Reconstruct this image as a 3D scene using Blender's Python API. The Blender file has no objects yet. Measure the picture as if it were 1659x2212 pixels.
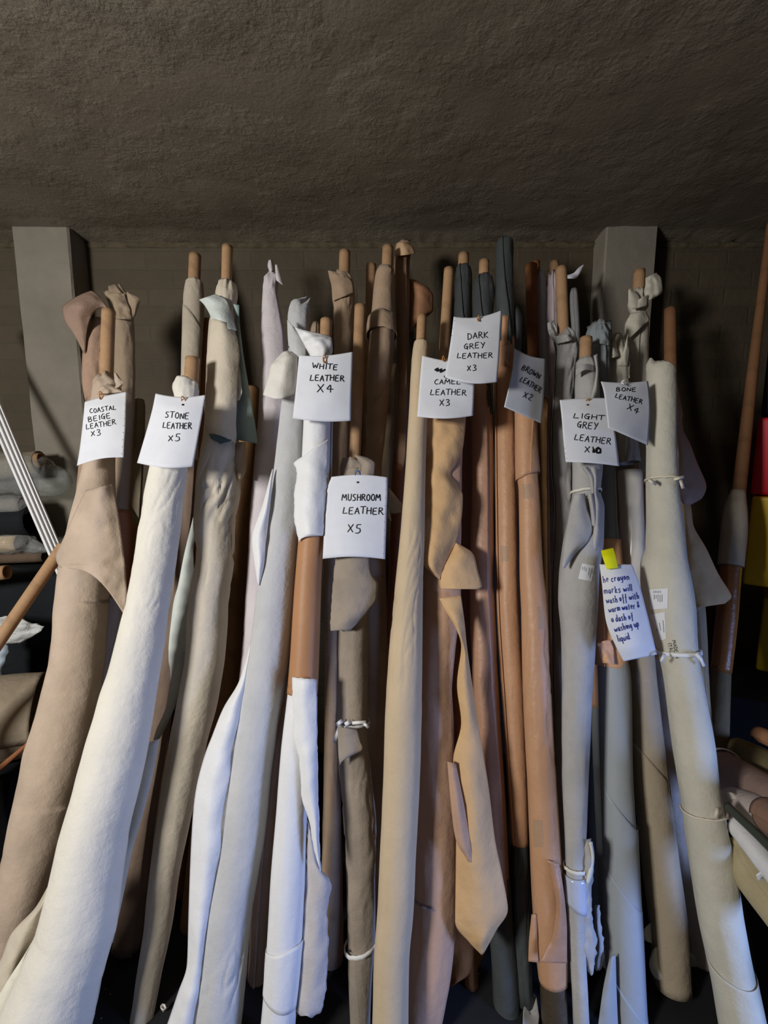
import bpy, math, random
import numpy as np
from mathutils import Vector, noise
from mathutils.bvhtree import BVHTree
random.seed(7)
S = bpy.context.scene
COL = S.collection
# ------------------------------------------------------------------ camera, world, lights, exposure
FPX, CX, CY, CAMZ = 1000.0, 829.5, 1106.0, 1.5
PITCH = math.radians(8.0)
cam = bpy.data.objects.new('camera', bpy.data.cameras.new('camera'))
COL.objects.link(cam)
cam.location = (0, 0, CAMZ)
cam.rotation_euler = (math.radians(90) - PITCH, 0, 0)
cam.data.sensor_fit = 'VERTICAL'
cam.data.sensor_height = 36.0
cam.data.lens = 36.0 * FPX / 2212.0
cam.data.clip_start = 0.02
S.camera = cam
S.view_settings.view_transform = 'Standard'
S.view_settings.look = 'None'
S.view_settings.gamma = 1.0
S.view_settings.use_curve_mapping = False
S.view_settings.exposure = 0.0
w = bpy.data.worlds.new('world'); S.world = w; w.use_nodes = True
w.node_tree.nodes['Background'].inputs[0].default_value = (0.8, 0.85, 1.0, 1)
w.node_tree.nodes['Background'].inputs[1].default_value = 0.030

def area(name, loc, target, sx, sy, energy, color):
    d = bpy.data.lights.new(name, 'AREA'); d.shape = 'RECTANGLE'; d.size = sx; d.size_y = sy
    d.energy = energy; d.color = color
    o = bpy.data.objects.new(name, d); COL.objects.link(o)
    o.location = loc
    o.rotation_euler = (Vector(target) - Vector(loc)).to_track_quat('-Z', 'Y').to_euler()
    return o
area('window_light', (-1.75, -0.62, 1.85), (0.1, 1.6, 1.0), 0.42, 0.36, 54, (1.0, 0.98, 0.955))
day = area('doorway_daylight', (2.25, -0.25, 0.75), (0.35, 1.12, 0.10), 0.4, 0.7, 9, (0.30, 0.46, 1.0))
day.data.spread = math.radians(75)   # daylight through a narrow door opening

# ------------------------------------------------------------------ geometry of the view
CP, SP = math.cos(PITCH), math.sin(PITCH)
CEIL, WALLY = 2.36, 2.10
def ray(px, py):
    x = (px - CX) / FPX; y = (CY - py) / FPX
    return Vector((x, CP + y * SP, -SP + y * CP))
def at(px, py, Y):
    d = ray(px, py); return Vector((0, 0, CAMZ)) + d * (Y / d.y)
def lean(n, off=0.0):
    """the leaning plane number n: how far from the viewer at the ceiling and at the floor"""
    return (1.62 + .1 * n - off, .90 + .115 * n - off)
def on_plane(px, py, L):
    a, b = L; k = (a - b) / CEIL; d = ray(px, py)
    t = (b + CAMZ * k) / (d.y - k * d.z)
    return Vector((0, 0, CAMZ)) + d * t, t
def pchip(xs, ys, xq):
    xs = np.asarray(xs, float); ys = np.asarray(ys, float); xq = np.asarray(xq, float)
    if len(xs) == 1: return np.full(len(xq), ys[0])
    h = np.diff(xs); dl = np.diff(ys) / h
    m = np.zeros(len(xs))
    if len(xs) == 2: m[:] = dl[0]
    else:
        for i in range(1, len(xs) - 1):
            if dl[i-1] * dl[i] > 0:
                w1 = 2*h[i] + h[i-1]; w2 = h[i] + 2*h[i-1]
                m[i] = (w1 + w2) / (w1 / dl[i-1] + w2 / dl[i])
        m[0] = dl[0]; m[-1] = dl[-1]
    i = np.clip(np.searchsorted(xs, xq) - 1, 0, len(xs) - 2)
    t = (xq - xs[i]) / h[i]
    return ((2*t**3 - 3*t**2 + 1) * ys[i] + (t**3 - 2*t**2 + t) * h[i] * m[i]
            + (-2*t**3 + 3*t**2) * ys[i+1] + (t**3 - t**2) * h[i] * m[i+1])

# ------------------------------------------------------------------ materials
def lin(c):
    c = c / 255.0
    return c / 12.92 if c <= .04045 else ((c + .055) / 1.055) ** 2.4
def col(rgb, k=1.0):
    return tuple(min(.88, lin(v) / k) for v in rgb) + (1,)
def nodes(name):
    m = bpy.data.materials.new(name); m.use_nodes = True
    nt = m.node_tree; return m, nt, nt.nodes['Principled BSDF']
def N(nt, kind, **kw):
    n = nt.nodes.new(kind)
    for k, v in kw.items():
        if k in n.inputs: n.inputs[k].default_value = v
        else: setattr(n, k, v)
    return n
MATS = {}
def hide_mat(name, rgb, k=.80, rough=.8, spec=.25, sheen=.0, var=.14, grain=.25, big=.35, scale=9.0, mottled=None):
    if name in MATS: return MATS[name]
    m, nt, b = nodes(name)
    c = col(rgb, k)
    geo = N(nt, 'ShaderNodeNewGeometry')
    n1 = N(nt, 'ShaderNodeTexNoise', Scale=scale, Detail=5.0, Roughness=.6)
    n2 = N(nt, 'ShaderNodeTexNoise', Scale=330.0, Detail=2.0)
    n3 = N(nt, 'ShaderNodeTexNoise', Scale=26.0, Detail=6.0, Roughness=.62)
    for n in (n1, n2, n3): nt.links.new(geo.outputs['Position'], n.inputs['Vector'])
    r = N(nt, 'ShaderNodeValToRGB')
    d = tuple(v * (1 - var) for v in c[:3]) + (1,)
    l = tuple(min(.9, v * (1 + var * .7)) for v in c[:3]) + (1,)
    r.color_ramp.elements[0].position = .32; r.color_ramp.elements[0].color = d
    r.color_ramp.elements[1].position = .68; r.color_ramp.elements[1].color = l
    nt.links.new(n1.outputs[0], r.inputs[0])
    mx = N(nt, 'ShaderNodeMixRGB', blend_type='MULTIPLY', Fac=.10)
    nt.links.new(r.outputs[0], mx.inputs[1]); nt.links.new(n2.outputs[0], mx.inputs[2])
    nt.links.new(mx.outputs[0], b.inputs['Base Color'])
    b1 = N(nt, 'ShaderNodeBump', Strength=grain, Distance=.0012)
    b2 = N(nt, 'ShaderNodeBump', Strength=big, Distance=.012)
    nt.links.new(n2.outputs[0], b1.inputs['Height']); nt.links.new(n3.outputs[0], b2.inputs['Height'])
    nt.links.new(b2.outputs[0], b1.inputs['Normal']); nt.links.new(b1.outputs[0], b.inputs['Normal'])
    b.inputs['Roughness'].default_value = rough
    b.inputs['Specular IOR Level'].default_value = spec
    b.inputs['Sheen Weight'].default_value = sheen
    MATS[name] = m; return m
def plain_mat(name, rgb, k=.80, rough=.6, spec=.3, metal=0.0):
    if name in MATS: return MATS[name]
    m, nt, b = nodes(name)
    geo = N(nt, 'ShaderNodeNewGeometry')
    n1 = N(nt, 'ShaderNodeTexNoise', Scale=40.0, Detail=4.0)
    nt.links.new(geo.outputs['Position'], n1.inputs['Vector'])
    c = col(rgb, k)
    r = N(nt, 'ShaderNodeValToRGB')
    r.color_ramp.elements[0].color = tuple(v * .93 for v in c[:3]) + (1,)
    r.color_ramp.elements[1].color = tuple(min(.9, v * 1.04) for v in c[:3]) + (1,)
    nt.links.new(n1.outputs[0], r.inputs[0]); nt.links.new(r.outputs[0], b.inputs['Base Color'])
    b.inputs['Roughness'].default_value = rough; b.inputs['Specular IOR Level'].default_value = spec
    b.inputs['Metallic'].default_value = metal
    MATS[name] = m; return m
def card_mat(name, rgb, k=.80, rough=.65):
    """spiral wound cardboard: faint helical joints"""
    if name in MATS: return MATS[name]
    m, nt, b = nodes(name)
    geo = N(nt, 'ShaderNodeNewGeometry')
    wv = N(nt, 'ShaderNodeTexWave', Scale=3.2, Distortion=.6); wv.bands_direction = 'DIAGONAL'
    n1 = N(nt, 'ShaderNodeTexNoise', Scale=120.0, Detail=4.0)
    n0 = N(nt, 'ShaderNodeTexNoise', Scale=5.0, Detail=3.0)
    for n in (wv, n1, n0): nt.links.new(geo.outputs['Position'], n.inputs['Vector'])
    c = col(rgb, k)
    r = N(nt, 'ShaderNodeValToRGB')
    r.color_ramp.elements[0].position = .02; r.color_ramp.elements[0].color = tuple(v * .86 for v in c[:3]) + (1,)
    r.color_ramp.elements[1].position = .10; r.color_ramp.elements[1].color = c
    nt.links.new(wv.outputs['Fac'], r.inputs[0])
    mx = N(nt, 'ShaderNodeMixRGB', blend_type='MULTIPLY', Fac=.3)
    nt.links.new(r.outputs[0], mx.inputs[1]); nt.links.new(n1.outputs[0], mx.inputs[2])
    mx2 = N(nt, 'ShaderNodeMixRGB', blend_type='MULTIPLY', Fac=.35)
    nt.links.new(mx.outputs[0], mx2.inputs[1]); nt.links.new(n0.outputs[0], mx2.inputs[2])
    g = N(nt, 'ShaderNodeMixRGB', blend_type='ADD', Fac=.35)
    nt.links.new(mx2.outputs[0], g.inputs[1]); g.inputs[2].default_value = tuple(v * .42 for v in c[:3]) + (1,)
    nt.links.new(g.outputs[0], b.inputs['Base Color'])
    b.inputs['Roughness'].default_value = rough; b.inputs['Specular IOR Level'].default_value = .25
    MATS[name] = m; return m
def clear_mat(name, tint=(.9, .92, .9), fac=.22, rough=.07):
    if name in MATS: return MATS[name]
    m, nt, b = nodes(name)
    out = nt.nodes['Material Output']
    tr = N(nt, 'ShaderNodeBsdfTransparent'); tr.inputs[0].default_value = tuple(tint) + (1,)
    b.inputs['Base Color'].default_value = (.75, .76, .74, 1)
    b.inputs['Roughness'].default_value = rough; b.inputs['Specular IOR Level'].default_value = .9
    geo = N(nt, 'ShaderNodeNewGeometry')
    n1 = N(nt, 'ShaderNodeTexNoise', Scale=22.0, Detail=6.0, Roughness=.7)
    nt.links.new(geo.outputs['Position'], n1.inputs['Vector'])
    bp = N(nt, 'ShaderNodeBump', Strength=.8, Distance=.015)
    nt.links.new(n1.outputs[0], bp.inputs['Height']); nt.links.new(bp.outputs[0], b.inputs['Normal'])
    mix = N(nt, 'ShaderNodeMixShader'); mix.inputs[0].default_value = fac
    nt.links.new(tr.outputs[0], mix.inputs[1]); nt.links.new(b.outputs[0], mix.inputs[2])
    nt.links.new(mix.outputs[0], out.inputs[0])
    MATS[name] = m; return m

# ------------------------------------------------------------------ objects
def mesh_obj(name, V, F, mat, root=None, smooth=True, solid=0.0, back=None, soff=-1.0):
    o0 = root.location if root is not None else Vector((0, 0, 0))
    me = bpy.data.meshes.new(name)
    me.from_pydata([tuple(Vector(v) - o0) for v in V], [], [tuple(f) for f in F])
    me.materials.append(mat)
    if back is not None: me.materials.append(back)
    if smooth:
        me.polygons.foreach_set('use_smooth', [True] * len(me.polygons))
    o = bpy.data.objects.new(name, me); COL.objects.link(o)
    if root is not None: o.parent = root
    if solid:
        s = o.modifiers.new('thickness', 'SOLIDIFY'); s.thickness = solid; s.offset = soff
        if back is not None: s.material_offset = 1
    return o
def thing(name, label, cat, loc, group=None):
    o = bpy.data.objects.new(name, None); COL.objects.link(o)
    o.location = loc; o.empty_display_size = .05
    o['label'] = label; o['category'] = cat
    if group: o['group'] = group
    return o
def tag(o, label, cat, group=None):
    o['label'] = label; o['category'] = cat
    if group: o['group'] = group
    return o
class Geo:
    def __init__(s, V, F): s.V = V; s.F = F; s._b = None
    def bvh(s):
        if s._b is None: s._b = BVHTree.FromPolygons(s.V, s.F)
        return s._b

def axis_of(rows, L, step=9.0, floor=False):
    """rows (y, xl, xr) in photo pixels -> centres, radii, along the leaning plane L"""
    ys = [r[0] for r in rows]
    n = max(4, int((ys[-1] - ys[0]) / step))
    yq = np.linspace(ys[0], ys[-1], n + 1)
    # extra samples where the given rows are close
    yq = np.unique(np.concatenate([yq, ys]))
    xl = pchip(ys, [r[1] for r in rows], yq); xr = pchip(ys, [r[2] for r in rows], yq)
    C, R = [], []
    for i, y in enumerate(yq):
        p, t = on_plane((xl[i] + xr[i]) / 2, y, L)
        C.append(p); R.append((xr[i] - xl[i]) / 2 * t / FPX)
    for i in range(len(C)):
        a, b = max(0, i - 2), min(len(C) - 1, i + 2)
        dx = (xl[b] + xr[b] - xl[a] - xr[a]) / 2; dy = yq[b] - yq[a]
        R[i] *= dy / math.hypot(dx, dy)
    yv = list(yq)
    if floor and C[-1].z > .03:
        j = max(0, len(C) - 8)
        d = (C[-1] - C[j]).normalized()
        if d.z < -.2:
            zend = max(.012, R[-1] * .35)
            ln = (C[-1].z - zend) / -d.z
            k = max(2, int(ln / .03))
            c0 = C[-1].copy(); r0 = R[-1]
            for q in range(1, k + 1):
                C.append(c0 + d * ln * q / k); R.append(r0); yv.append(yv[-1] + 20)
    return C, R, yv
def frames(C):
    out = []
    for i in range(len(C)):
        T = (C[min(i + 3, len(C) - 1)] - C[max(i - 3, 0)]).normalized()
        n0 = Vector((0, 0, CAMZ)) - C[i]
        n0 = (n0 - T * n0.dot(T)).normalized()
        R_ = T.cross(n0).normalized()
        if R_.x < 0: R_ = -R_
        out.append((T, n0, R_))
    return out
def roll_geo(rows, L, seam=None, wr=.012, wscale=1.0, jag=0.0, crumple=0.0, floor=True, th=.007, lift=.004, nseg=56, seed=0, folds=0.0, jagb=0.0, grow=0.0, tilt=(0, 0, 0)):
    C, R, yv = axis_of(rows, L, floor=floor)
    if grow: R = [r + grow for r in R]
    fr = frames(C); V, F = [], []
    s = 0.0; M = len(C)
    ov = 40.0
    for i in range(M):
        if i: s += (C[i] - C[i-1]).length
        T, n0, rr = fr[i]
        f = i / (M - 1)
        for j in range(nseg + (1 if seam else 0)):
            u = j / nseg
            if seam:
                st = seam[0] + (seam[1] - seam[0]) * f
                th_ = math.radians(st - seam[2] * (360 + ov) * (1 - u))
                rad = R[i] - min(th, R[i] * .11) * (1 - u)
                rad += min(lift, R[i] * .07) * max(0.0, (u - .94) / .06) ** 1.5
            else:
                th_ = 2 * math.pi * u; rad = R[i]
            q = Vector((math.cos(th_) * 1.3 + seed * 7.3, math.sin(th_) * 1.3, s * 7 * wscale + seed * 3.1))
            nz = noise.noise(q) + .6 * noise.noise(q * 2.3 + Vector((5, 1, 2)))
            rad += R[i] * wr * nz * 2.2
            if folds:
                fa_, f0, f1 = folds if isinstance(folds, tuple) else (folds, -1e4, 1e5)
                wy = 1 / (1 + math.exp(-(yv[i] - f0) / 12)) / (1 + math.exp((yv[i] - f1) / 25))
                if wy > .02:
                    g = noise.noise(Vector((math.cos(th_) * 1.5 + seed + s * 4, math.sin(th_) * 1.5, s * 15 + seed + math.sin(th_) * 1.2)))
                    g2 = noise.noise(Vector((math.cos(th_) * .8 + seed, math.sin(th_) * .8 + 3, s * 6)))
                    rad -= R[i] * fa_ * wy * max(0.0, 1 - abs(g) * 4.5) ** 1.3 * max(0, .7 + g2 * 1.6)
            if crumple:
                cr = crumple * math.exp(-s / .06)
                g = noise.noise(Vector((math.cos(th_) * 2.6 + seed, math.sin(th_) * 2.6, s * 30)))
                rad += R[i] * cr * (g * 1.6)
            along = 0.0
            tr = max(.08, 2.6 * abs(tilt[0]))
            if tilt[0] and s < tr: along += tilt[0] * math.sin(th_ + tilt[2]) * (1 - s / tr)
            if tilt[1] and i >= M - 6: along += tilt[1] * math.sin(th_ + tilt[2]) * (i - M + 7) / 6
            if jag and s < .05:
                along += jag * noise.noise(Vector((math.cos(th_) * 1.1 + seed, math.sin(th_) * 1.1, 3.3))) * (1 - s / .05)
            if jagb and i >= M - 3:
                along += jagb * noise.noise(Vector((math.cos(th_) * 1.2 + seed, math.sin(th_) * 1.2, 8.3))) * (i - M + 4) / 3
            V.append(C[i] + (n0 * math.cos(th_) + rr * math.sin(th_)) * rad + T * along)
    K = nseg + (1 if seam else 0)
    for i in range(M - 1):
        for j in range(nseg):
            a = i * K + j; b = i * K + (j + 1) % K
            F.append((a, b, b + K, a + K))
    # outward normals
    fa = F[0]
    nn = (V[fa[1]] - V[fa[0]]).cross(V[fa[3]] - V[fa[0]])
    if nn.dot(V[fa[0]] - C[0]) < 0: F = [tuple(reversed(f)) for f in F]
    g = Geo(V, F); g.C, g.R, g.y, g.fr = C, R, yv, fr
    return g
def sheet_geo(rows, L, ncol=18, sub=7, nz=.006, seed=0, jag=0.0, freq=14.0):
    """rows (xl,yl,xr,yr[,off[,bulge[,sag[,offr]]]]) left and right border points in photo pixels"""
    full = []
    for r in rows:
        r = list(r) + [None] * (8 - len(r))
        full.append(r)
    for k, dflt in ((4, 0.0), (5, .02), (6, 0.0)):
        last = dflt
        for r in full:
            if r[k] is None: r[k] = last
            last = r[k]
    for r in full:
        if r[7] is None: r[7] = r[4]
    n = (len(full) - 1) * sub
    idx = list(range(len(full))); q = np.linspace(0, len(full) - 1, n + 1)
    A = [pchip(idx, [r[k] for r in full], q) for k in range(8)]
    V, F = [], []
    for i in range(n + 1):
        xl, yl, xr, yr, off, bul, sag, offr = [A[k][i] for k in range(8)]
        for j in range(ncol + 1):
            u = j / ncol
            x = xl + (xr - xl) * u; y = yl + (yr - yl) * u + sag * math.sin(math.pi * u)
            if jag and (j in (0, ncol) or i in (0, n)):
                x += jag * noise.noise(Vector((y * .09, x * .05, seed))); y += jag * noise.noise(Vector((x * .09, y * .05, seed + 4)))
            o = off + (offr - off) * u + bul * math.sin(math.pi * u)
            p, t = on_plane(x, y, (L[0] - o, L[1] - o))
            e = 1.0
            o2 = nz * (noise.noise(p * freq + Vector((seed, 0, 0))) + .5 * noise.noise(p * freq * 2.4)) * e
            p, t = on_plane(x, y, (L[0] - o - o2, L[1] - o - o2))
            V.append(p)
    K = ncol + 1
    for i in range(n):
        for j in range(ncol):
            a = i * K + j
            F.append((a, a + K, a + K + 1, a + 1))
    f = F[len(F) // 2]
    nn = (V[f[1]] - V[f[0]]).cross(V[f[2]] - V[f[0]])
    if nn.y > 0: F = [tuple(reversed(f)) for f in F]
    return Geo(V, F)
SEED = [0]
def nseed():
    SEED[0] += 1; return SEED[0]
G_ROLL = 'leather rolls leaning on the back wall'
class Roll:
    """one leaning leather roll: an Empty on the floor and its parts"""
    def __init__(s, label, n, rows, mat, cat='leather roll', name='leather_roll', part='hide', group=G_ROLL, **kw):
        s.n = n; s.L = lean(n)
        g = roll_geo(rows, s.L, seed=nseed(), **kw)
        e = g.C[-1]
        s.root = thing(name, label, cat, Vector((e.x, e.y, 0)), group)
        s.main = g; s.mat = mat
        s.o = mesh_obj(part, g.V, g.F, mat, s.root, solid=.0022)
    def tube(s, rows, mat=None, dn=0.0, name='cardboard_core'):
        g = roll_geo(rows, lean(s.n + dn), wr=0.0, floor=False, nseg=32, seed=nseed())
        mesh_obj(name, g.V, g.F, mat or TUBE, s.root, solid=.004); return s
    def more(s, rows, mat=None, name='hide', dn=0.0, solid=.0018, **kw):
        kw.setdefault('floor', False)
        g = roll_geo(rows, lean(s.n + dn), seed=nseed(), **kw)
        o = mesh_obj(name, g.V, g.F, mat or s.mat, s.root, solid=solid); s.last = g; return o
    def flap(s, rows, mat=None, n=None, back=None, name='flap', solid=.002, **kw):
        g = sheet_geo(rows, lean(s.n if n is None else n), seed=nseed(), **kw)
        o = mesh_obj(name, g.V, g.F, mat or s.mat, s.root, solid=solid, back=back); s.last = g; return o
    def band(s, y, mat=None, wdt=.008, thick=.0025, tilt=0.0, name='tie_band', g=None, grow=.0035, knot=None):
        g = g or s.main
        i = int(np.argmin([abs(v - y) for v in g.y]))
        T, n0, rr = g.fr[i]; c = g.C[i]; r = g.R[i] + grow
        V, F = [], []; n = 64
        prof = [(-wdt/2, 0), (-wdt/2*.8, thick), (wdt/2*.8, thick), (wdt/2, 0), (0, -thick)]
        for j in range(n):
            a = 2 * math.pi * j / n
            for (t, dr) in prof:
                rad = r * (1 + .03 * noise.noise(Vector((math.cos(a) * 2, math.sin(a) * 2, y)))) + dr
                V.append(c + (n0 * math.cos(a) + rr * math.sin(a)) * rad + T * (t + tilt * math.sin(a) * r + .0022 * noise.noise(Vector((a * 3, y, 0)))))
        k = len(prof)
        for j in range(n):
            for m in range(k):
                F.append((j*k + m, j*k + (m+1) % k, ((j+1) % n)*k + (m+1) % k, ((j+1) % n)*k + m))
        o = mesh_obj(name, V, F, mat or WHITE_TIE, s.root)
        if knot:
            for (x0, y0, x1, y1, wpx) in knot:
                dx, dy = x1 - x0, y1 - y0; L_ = math.hypot(dx, dy); nx, ny = -dy / L_ * wpx / 2, dx / L_ * wpx / 2
                off = r + .006
                rows = []
                for q in range(5):
                    f = q / 4; b = .012 * math.sin(f * 3.1)
                    rows.append((x0 + dx*f - nx, y0 + dy*f - ny, x0 + dx*f + nx, y0 + dy*f + ny, off + b, .003))
                s.flap(rows, mat or WHITE_TIE, name='tie_end', ncol=4, sub=3, nz=.002, solid=.0015)
        return o

# ------------------------------------------------------------------ drawing on real surfaces
def strokes_geo(polys, bvh, width, off=.0012):
    """polylines in photo pixels laid on the surface as thin ink ribbons"""
    V, F = [], []
    O = Vector((0, 0, CAMZ))
    def hit(x, y):
        d = ray(x, y).normalized()
        p, nn, i, dist = bvh.ray_cast(O, d)
        return None if p is None else p - d * off
    for pl in polys:
        pts = []
        for a, b in zip(pl[:-1], pl[1:]):
            ln = math.hypot(b[0]-a[0], b[1]-a[1]); k = max(1, int(ln / 2.5))
            for q in range(k): pts.append((a[0] + (b[0]-a[0]) * q / k, a[1] + (b[1]-a[1]) * q / k))
        pts.append(pl[-1])
        prev = None
        for i, p in enumerate(pts):
            a = pts[max(0, i-1)]; b = pts[min(len(pts)-1, i+1)]
            dx, dy = b[0]-a[0], b[1]-a[1]; ln = math.hypot(dx, dy) or 1
            nx, ny = -dy/ln*width/2, dx/ln*width/2
            l = hit(p[0]+nx, p[1]+ny); r = hit(p[0]-nx, p[1]-ny)
            if l is None or r is None: prev = None; continue
            V += [l, r]; c = len(V) - 2
            if prev is not None: F.append((prev, prev+1, c+1, c))
            prev = c
    return V, F
UP = {
 'A': [[(0,0),(.5,1),(.95,0)],[(.2,.38),(.85,.38)]], 'B': [[(.05,0),(.05,1),(.7,.92),(.72,.68),(.1,.52),(.85,.4),(.8,.08),(.05,0)]],
 'C': [[(.9,.85),(.55,1),(.1,.6),(.1,.25),(.45,0),(.95,.1)]], 'D': [[(.08,0),(.08,1)],[(-.05,.98),(.6,.9),(.95,.5),(.7,.1),(0,0)]],
 'E': [[(.9,1),(.1,.95),(.05,0),(.9,.04)],[(.05,.52),(.75,.55)]], 'G': [[(.9,.9),(.5,1),(.05,.55),(.2,.12),(.6,.1),(.85,.45)],[(.4,.48),(1,.5)],[(.82,.5),(.78,-.1)]],
 'H': [[(.08,1),(.05,0)],[(.92,1),(.9,0)],[(.05,.5),(.9,.55)]], 'I': [[(.5,1),(.5,0)]], 'K': [[(.08,1),(.08,0)],[(.9,1),(.1,.45),(.95,0)]],
 'L': [[(.25,1),(.05,.05),(.95,.1)]], 'M': [[(0,0),(.15,1),(.5,.3),(.85,1),(1,0)]], 'N': [[(.05,0),(.1,1),(.88,0),(.95,1)]],
 'O': [[(.5,1),(.1,.75),(.08,.25),(.5,0),(.9,.25),(.9,.75),(.5,1)]], 'R': [[(.08,0),(.1,1),(.75,.92),(.75,.62),(.1,.48)],[(.35,.5),(1.05,-.05)]],
 'S': [[(.85,.95),(.3,.98),(.1,.72),(.7,.45),(.75,.15),(.3,0),(.02,.12)]], 'T': [[(-.1,.95),(1.1,1)],[(.5,.97),(.45,0)]],
 'U': [[(.08,1),(.1,.2),(.45,0),(.85,.2),(.92,1)]], 'W': [[(0,1),(.25,0),(.5,.7),(.75,0),(1,1)]], 'X': [[(.05,.95),(.9,0)],[(.9,1),(.05,0)]],
 'Y': [[(.05,1),(.5,.5)],[(.95,1),(.3,-.1)]], 'x': [[(.1,.8),(.85,.05)],[(.85,.85),(.1,0)]],
 '0': [[(.5,1),(.1,.7),(.1,.25),(.5,0),(.9,.25),(.9,.75),(.5,1)]], '1': [[(.2,.75),(.5,1),(.5,0)]], '2': [[(.1,.8),(.5,1),(.85,.75),(.1,.05),(.95,0)]],
 '3': [[(.1,.92),(.6,1),(.8,.75),(.35,.55),(.85,.35),(.75,.08),(.1,0)]], '4': [[(.65,0),(.6,1),(.05,.4),(1,.42)]], '5': [[(.9,1),(.25,.97),(.2,.6),(.75,.55),(.85,.2),(.5,0),(.05,.03)]],
}
LOW = {  # x-height .55, ascender 1, descender -.4
 'a': [[(.8,.5),(.4,.56),(.1,.3),(.3,.02),(.75,.25),(.8,.5),(.85,0)]], 'c': [[(.85,.45),(.45,.55),(.12,.3),(.4,0),(.85,.08)]],
 'd': [[(.8,.45),(.4,.55),(.1,.28),(.35,0),(.78,.2)],[(.82,1),(.82,0)]], 'e': [[(.1,.28),(.85,.32),(.6,.56),(.15,.4),(.2,.08),(.8,.05)]],
 'f': [[(.85,.95),(.5,.95),(.42,-.3)],[(.1,.5),(.8,.55)]], 'g': [[(.8,.5),(.4,.55),(.12,.28),(.4,.02),(.8,.3),(.8,.5),(.75,-.3),(.2,-.35)]],
 'h': [[(.15,1),(.15,0)],[(.15,.35),(.5,.55),(.8,.4),(.82,0)]], 'i': [[(.5,.55),(.5,0)],[(.5,.78),(.53,.84)]], 'k': [[(.15,1),(.15,0)],[(.8,.58),(.2,.28),(.85,0)]],
 'l': [[(.5,1),(.5,0)]], 'm': [[(.05,.55),(.05,0)],[(.05,.4),(.3,.55),(.48,.4),(.48,0)],[(.48,.4),(.75,.55),(.92,.4),(.95,0)]],
 'n': [[(.12,.55),(.12,0)],[(.12,.38),(.5,.56),(.82,.4),(.84,0)]], 'o': [[(.45,.56),(.1,.3),(.4,0),(.85,.25),(.45,.56)]],
 'p': [[(.15,.55),(.12,-.4)],[(.15,.45),(.6,.56),(.85,.28),(.5,0),(.15,.08)]], 'q': [[(.8,.5),(.4,.56),(.1,.28),(.4,0),(.8,.25)],[(.82,.55),(.8,-.42)]],
 'r': [[(.2,.55),(.2,0)],[(.2,.35),(.5,.55),(.85,.5)]], 's': [[(.8,.5),(.35,.56),(.2,.4),(.7,.2),(.6,.02),(.1,.04)]], 't': [[(.45,.85),(.45,.05),(.75,.02)],[(.15,.55),(.8,.58)]],
 'u': [[(.12,.55),(.15,.1),(.45,0),(.78,.2),(.82,.55),(.85,0)]], 'w': [[(.02,.55),(.22,0),(.5,.45),(.75,0),(.98,.55)]], 'y': [[(.1,.55),(.15,.15),(.5,.05),(.82,.3)],[(.85,.55),(.75,-.3),(.3,-.4)]],
 '&': [[(.9,.1),(.3,.7),(.5,.95),(.65,.75),(.15,.25),(.4,0),(.85,.4)]], '.': [[(.3,.02),(.38,.06)]],
}
def write(text, x0, y0, x1, y1, h, lower=False, slant=.0, jitter=.07):
    T = LOW if lower else UP
    wid = [(.55 if c == ' ' else (.5 if c in 'Iil.1' else (1.3 if c in 'MWmw' else 1.0))) for c in text]
    tot = sum(wid); dx, dy = (x1-x0), (y1-y0); L = math.hypot(dx, dy); ux, uy = dx/L, dy/L
    vx, vy = uy, -ux
    pos = 0; out = []
    for c, wd in zip(text, wid):
        if c in T:
            a = L * pos / tot; cw = L * wd / tot * .80
            jy = random.uniform(-jitter, jitter) * h; sc = random.uniform(.94, 1.06)
            for s in T[c]:
                pts = []
                if len(s) > 3:   # round the corners a little
                    ss = [s[0]]
                    for q in range(len(s) - 1):
                        m = ((s[q][0]+s[q+1][0])/2, (s[q][1]+s[q+1][1])/2)
                        if q: ss += [(.75*s[q][0]+.25*ss[-1][0], .75*s[q][1]+.25*ss[-1][1]), (.75*s[q][0]+.25*m[0], .75*s[q][1]+.25*m[1])]
                        ss.append(m)
                    ss.append(s[-1]); s = ss
                for (sx, sy) in s:
                    X = a + sx * cw + slant * sy * h; Yh = sy * h * sc + jy
                    pts.append((x0 + ux*X + vx*Yh, y0 + uy*X + vy*Yh))
                out.append(pts)
        pos += wd
    return out
def patch_geo(corners, bvh, n=10, off=.0012):
    """a sticker laid on a surface: corners TL TR BR BL in photo pixels"""
    O = Vector((0, 0, CAMZ)); V, F = [], []; (a, b, c, d) = corners
    last = None
    for i in range(n + 1):
        for j in range(n + 1):
            v, u = i / n, j / n
            x = (a[0]*(1-u)+b[0]*u)*(1-v) + (d[0]*(1-u)+c[0]*u)*v
            y = (a[1]*(1-u)+b[1]*u)*(1-v) + (d[1]*(1-u)+c[1]*u)*v
            dr = ray(x, y).normalized(); p, nn, ix, dist = bvh.ray_cast(O, dr)
            if p is None: p = O + dr * (last if last else 1.3)
            else: last = dist
            V.append(p - dr * off)
    for i in range(n):
        for j in range(n):
            q = i*(n+1)+j; F.append((q, q+n+1, q+n+2, q+1))
    return Geo(V, F)

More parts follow.
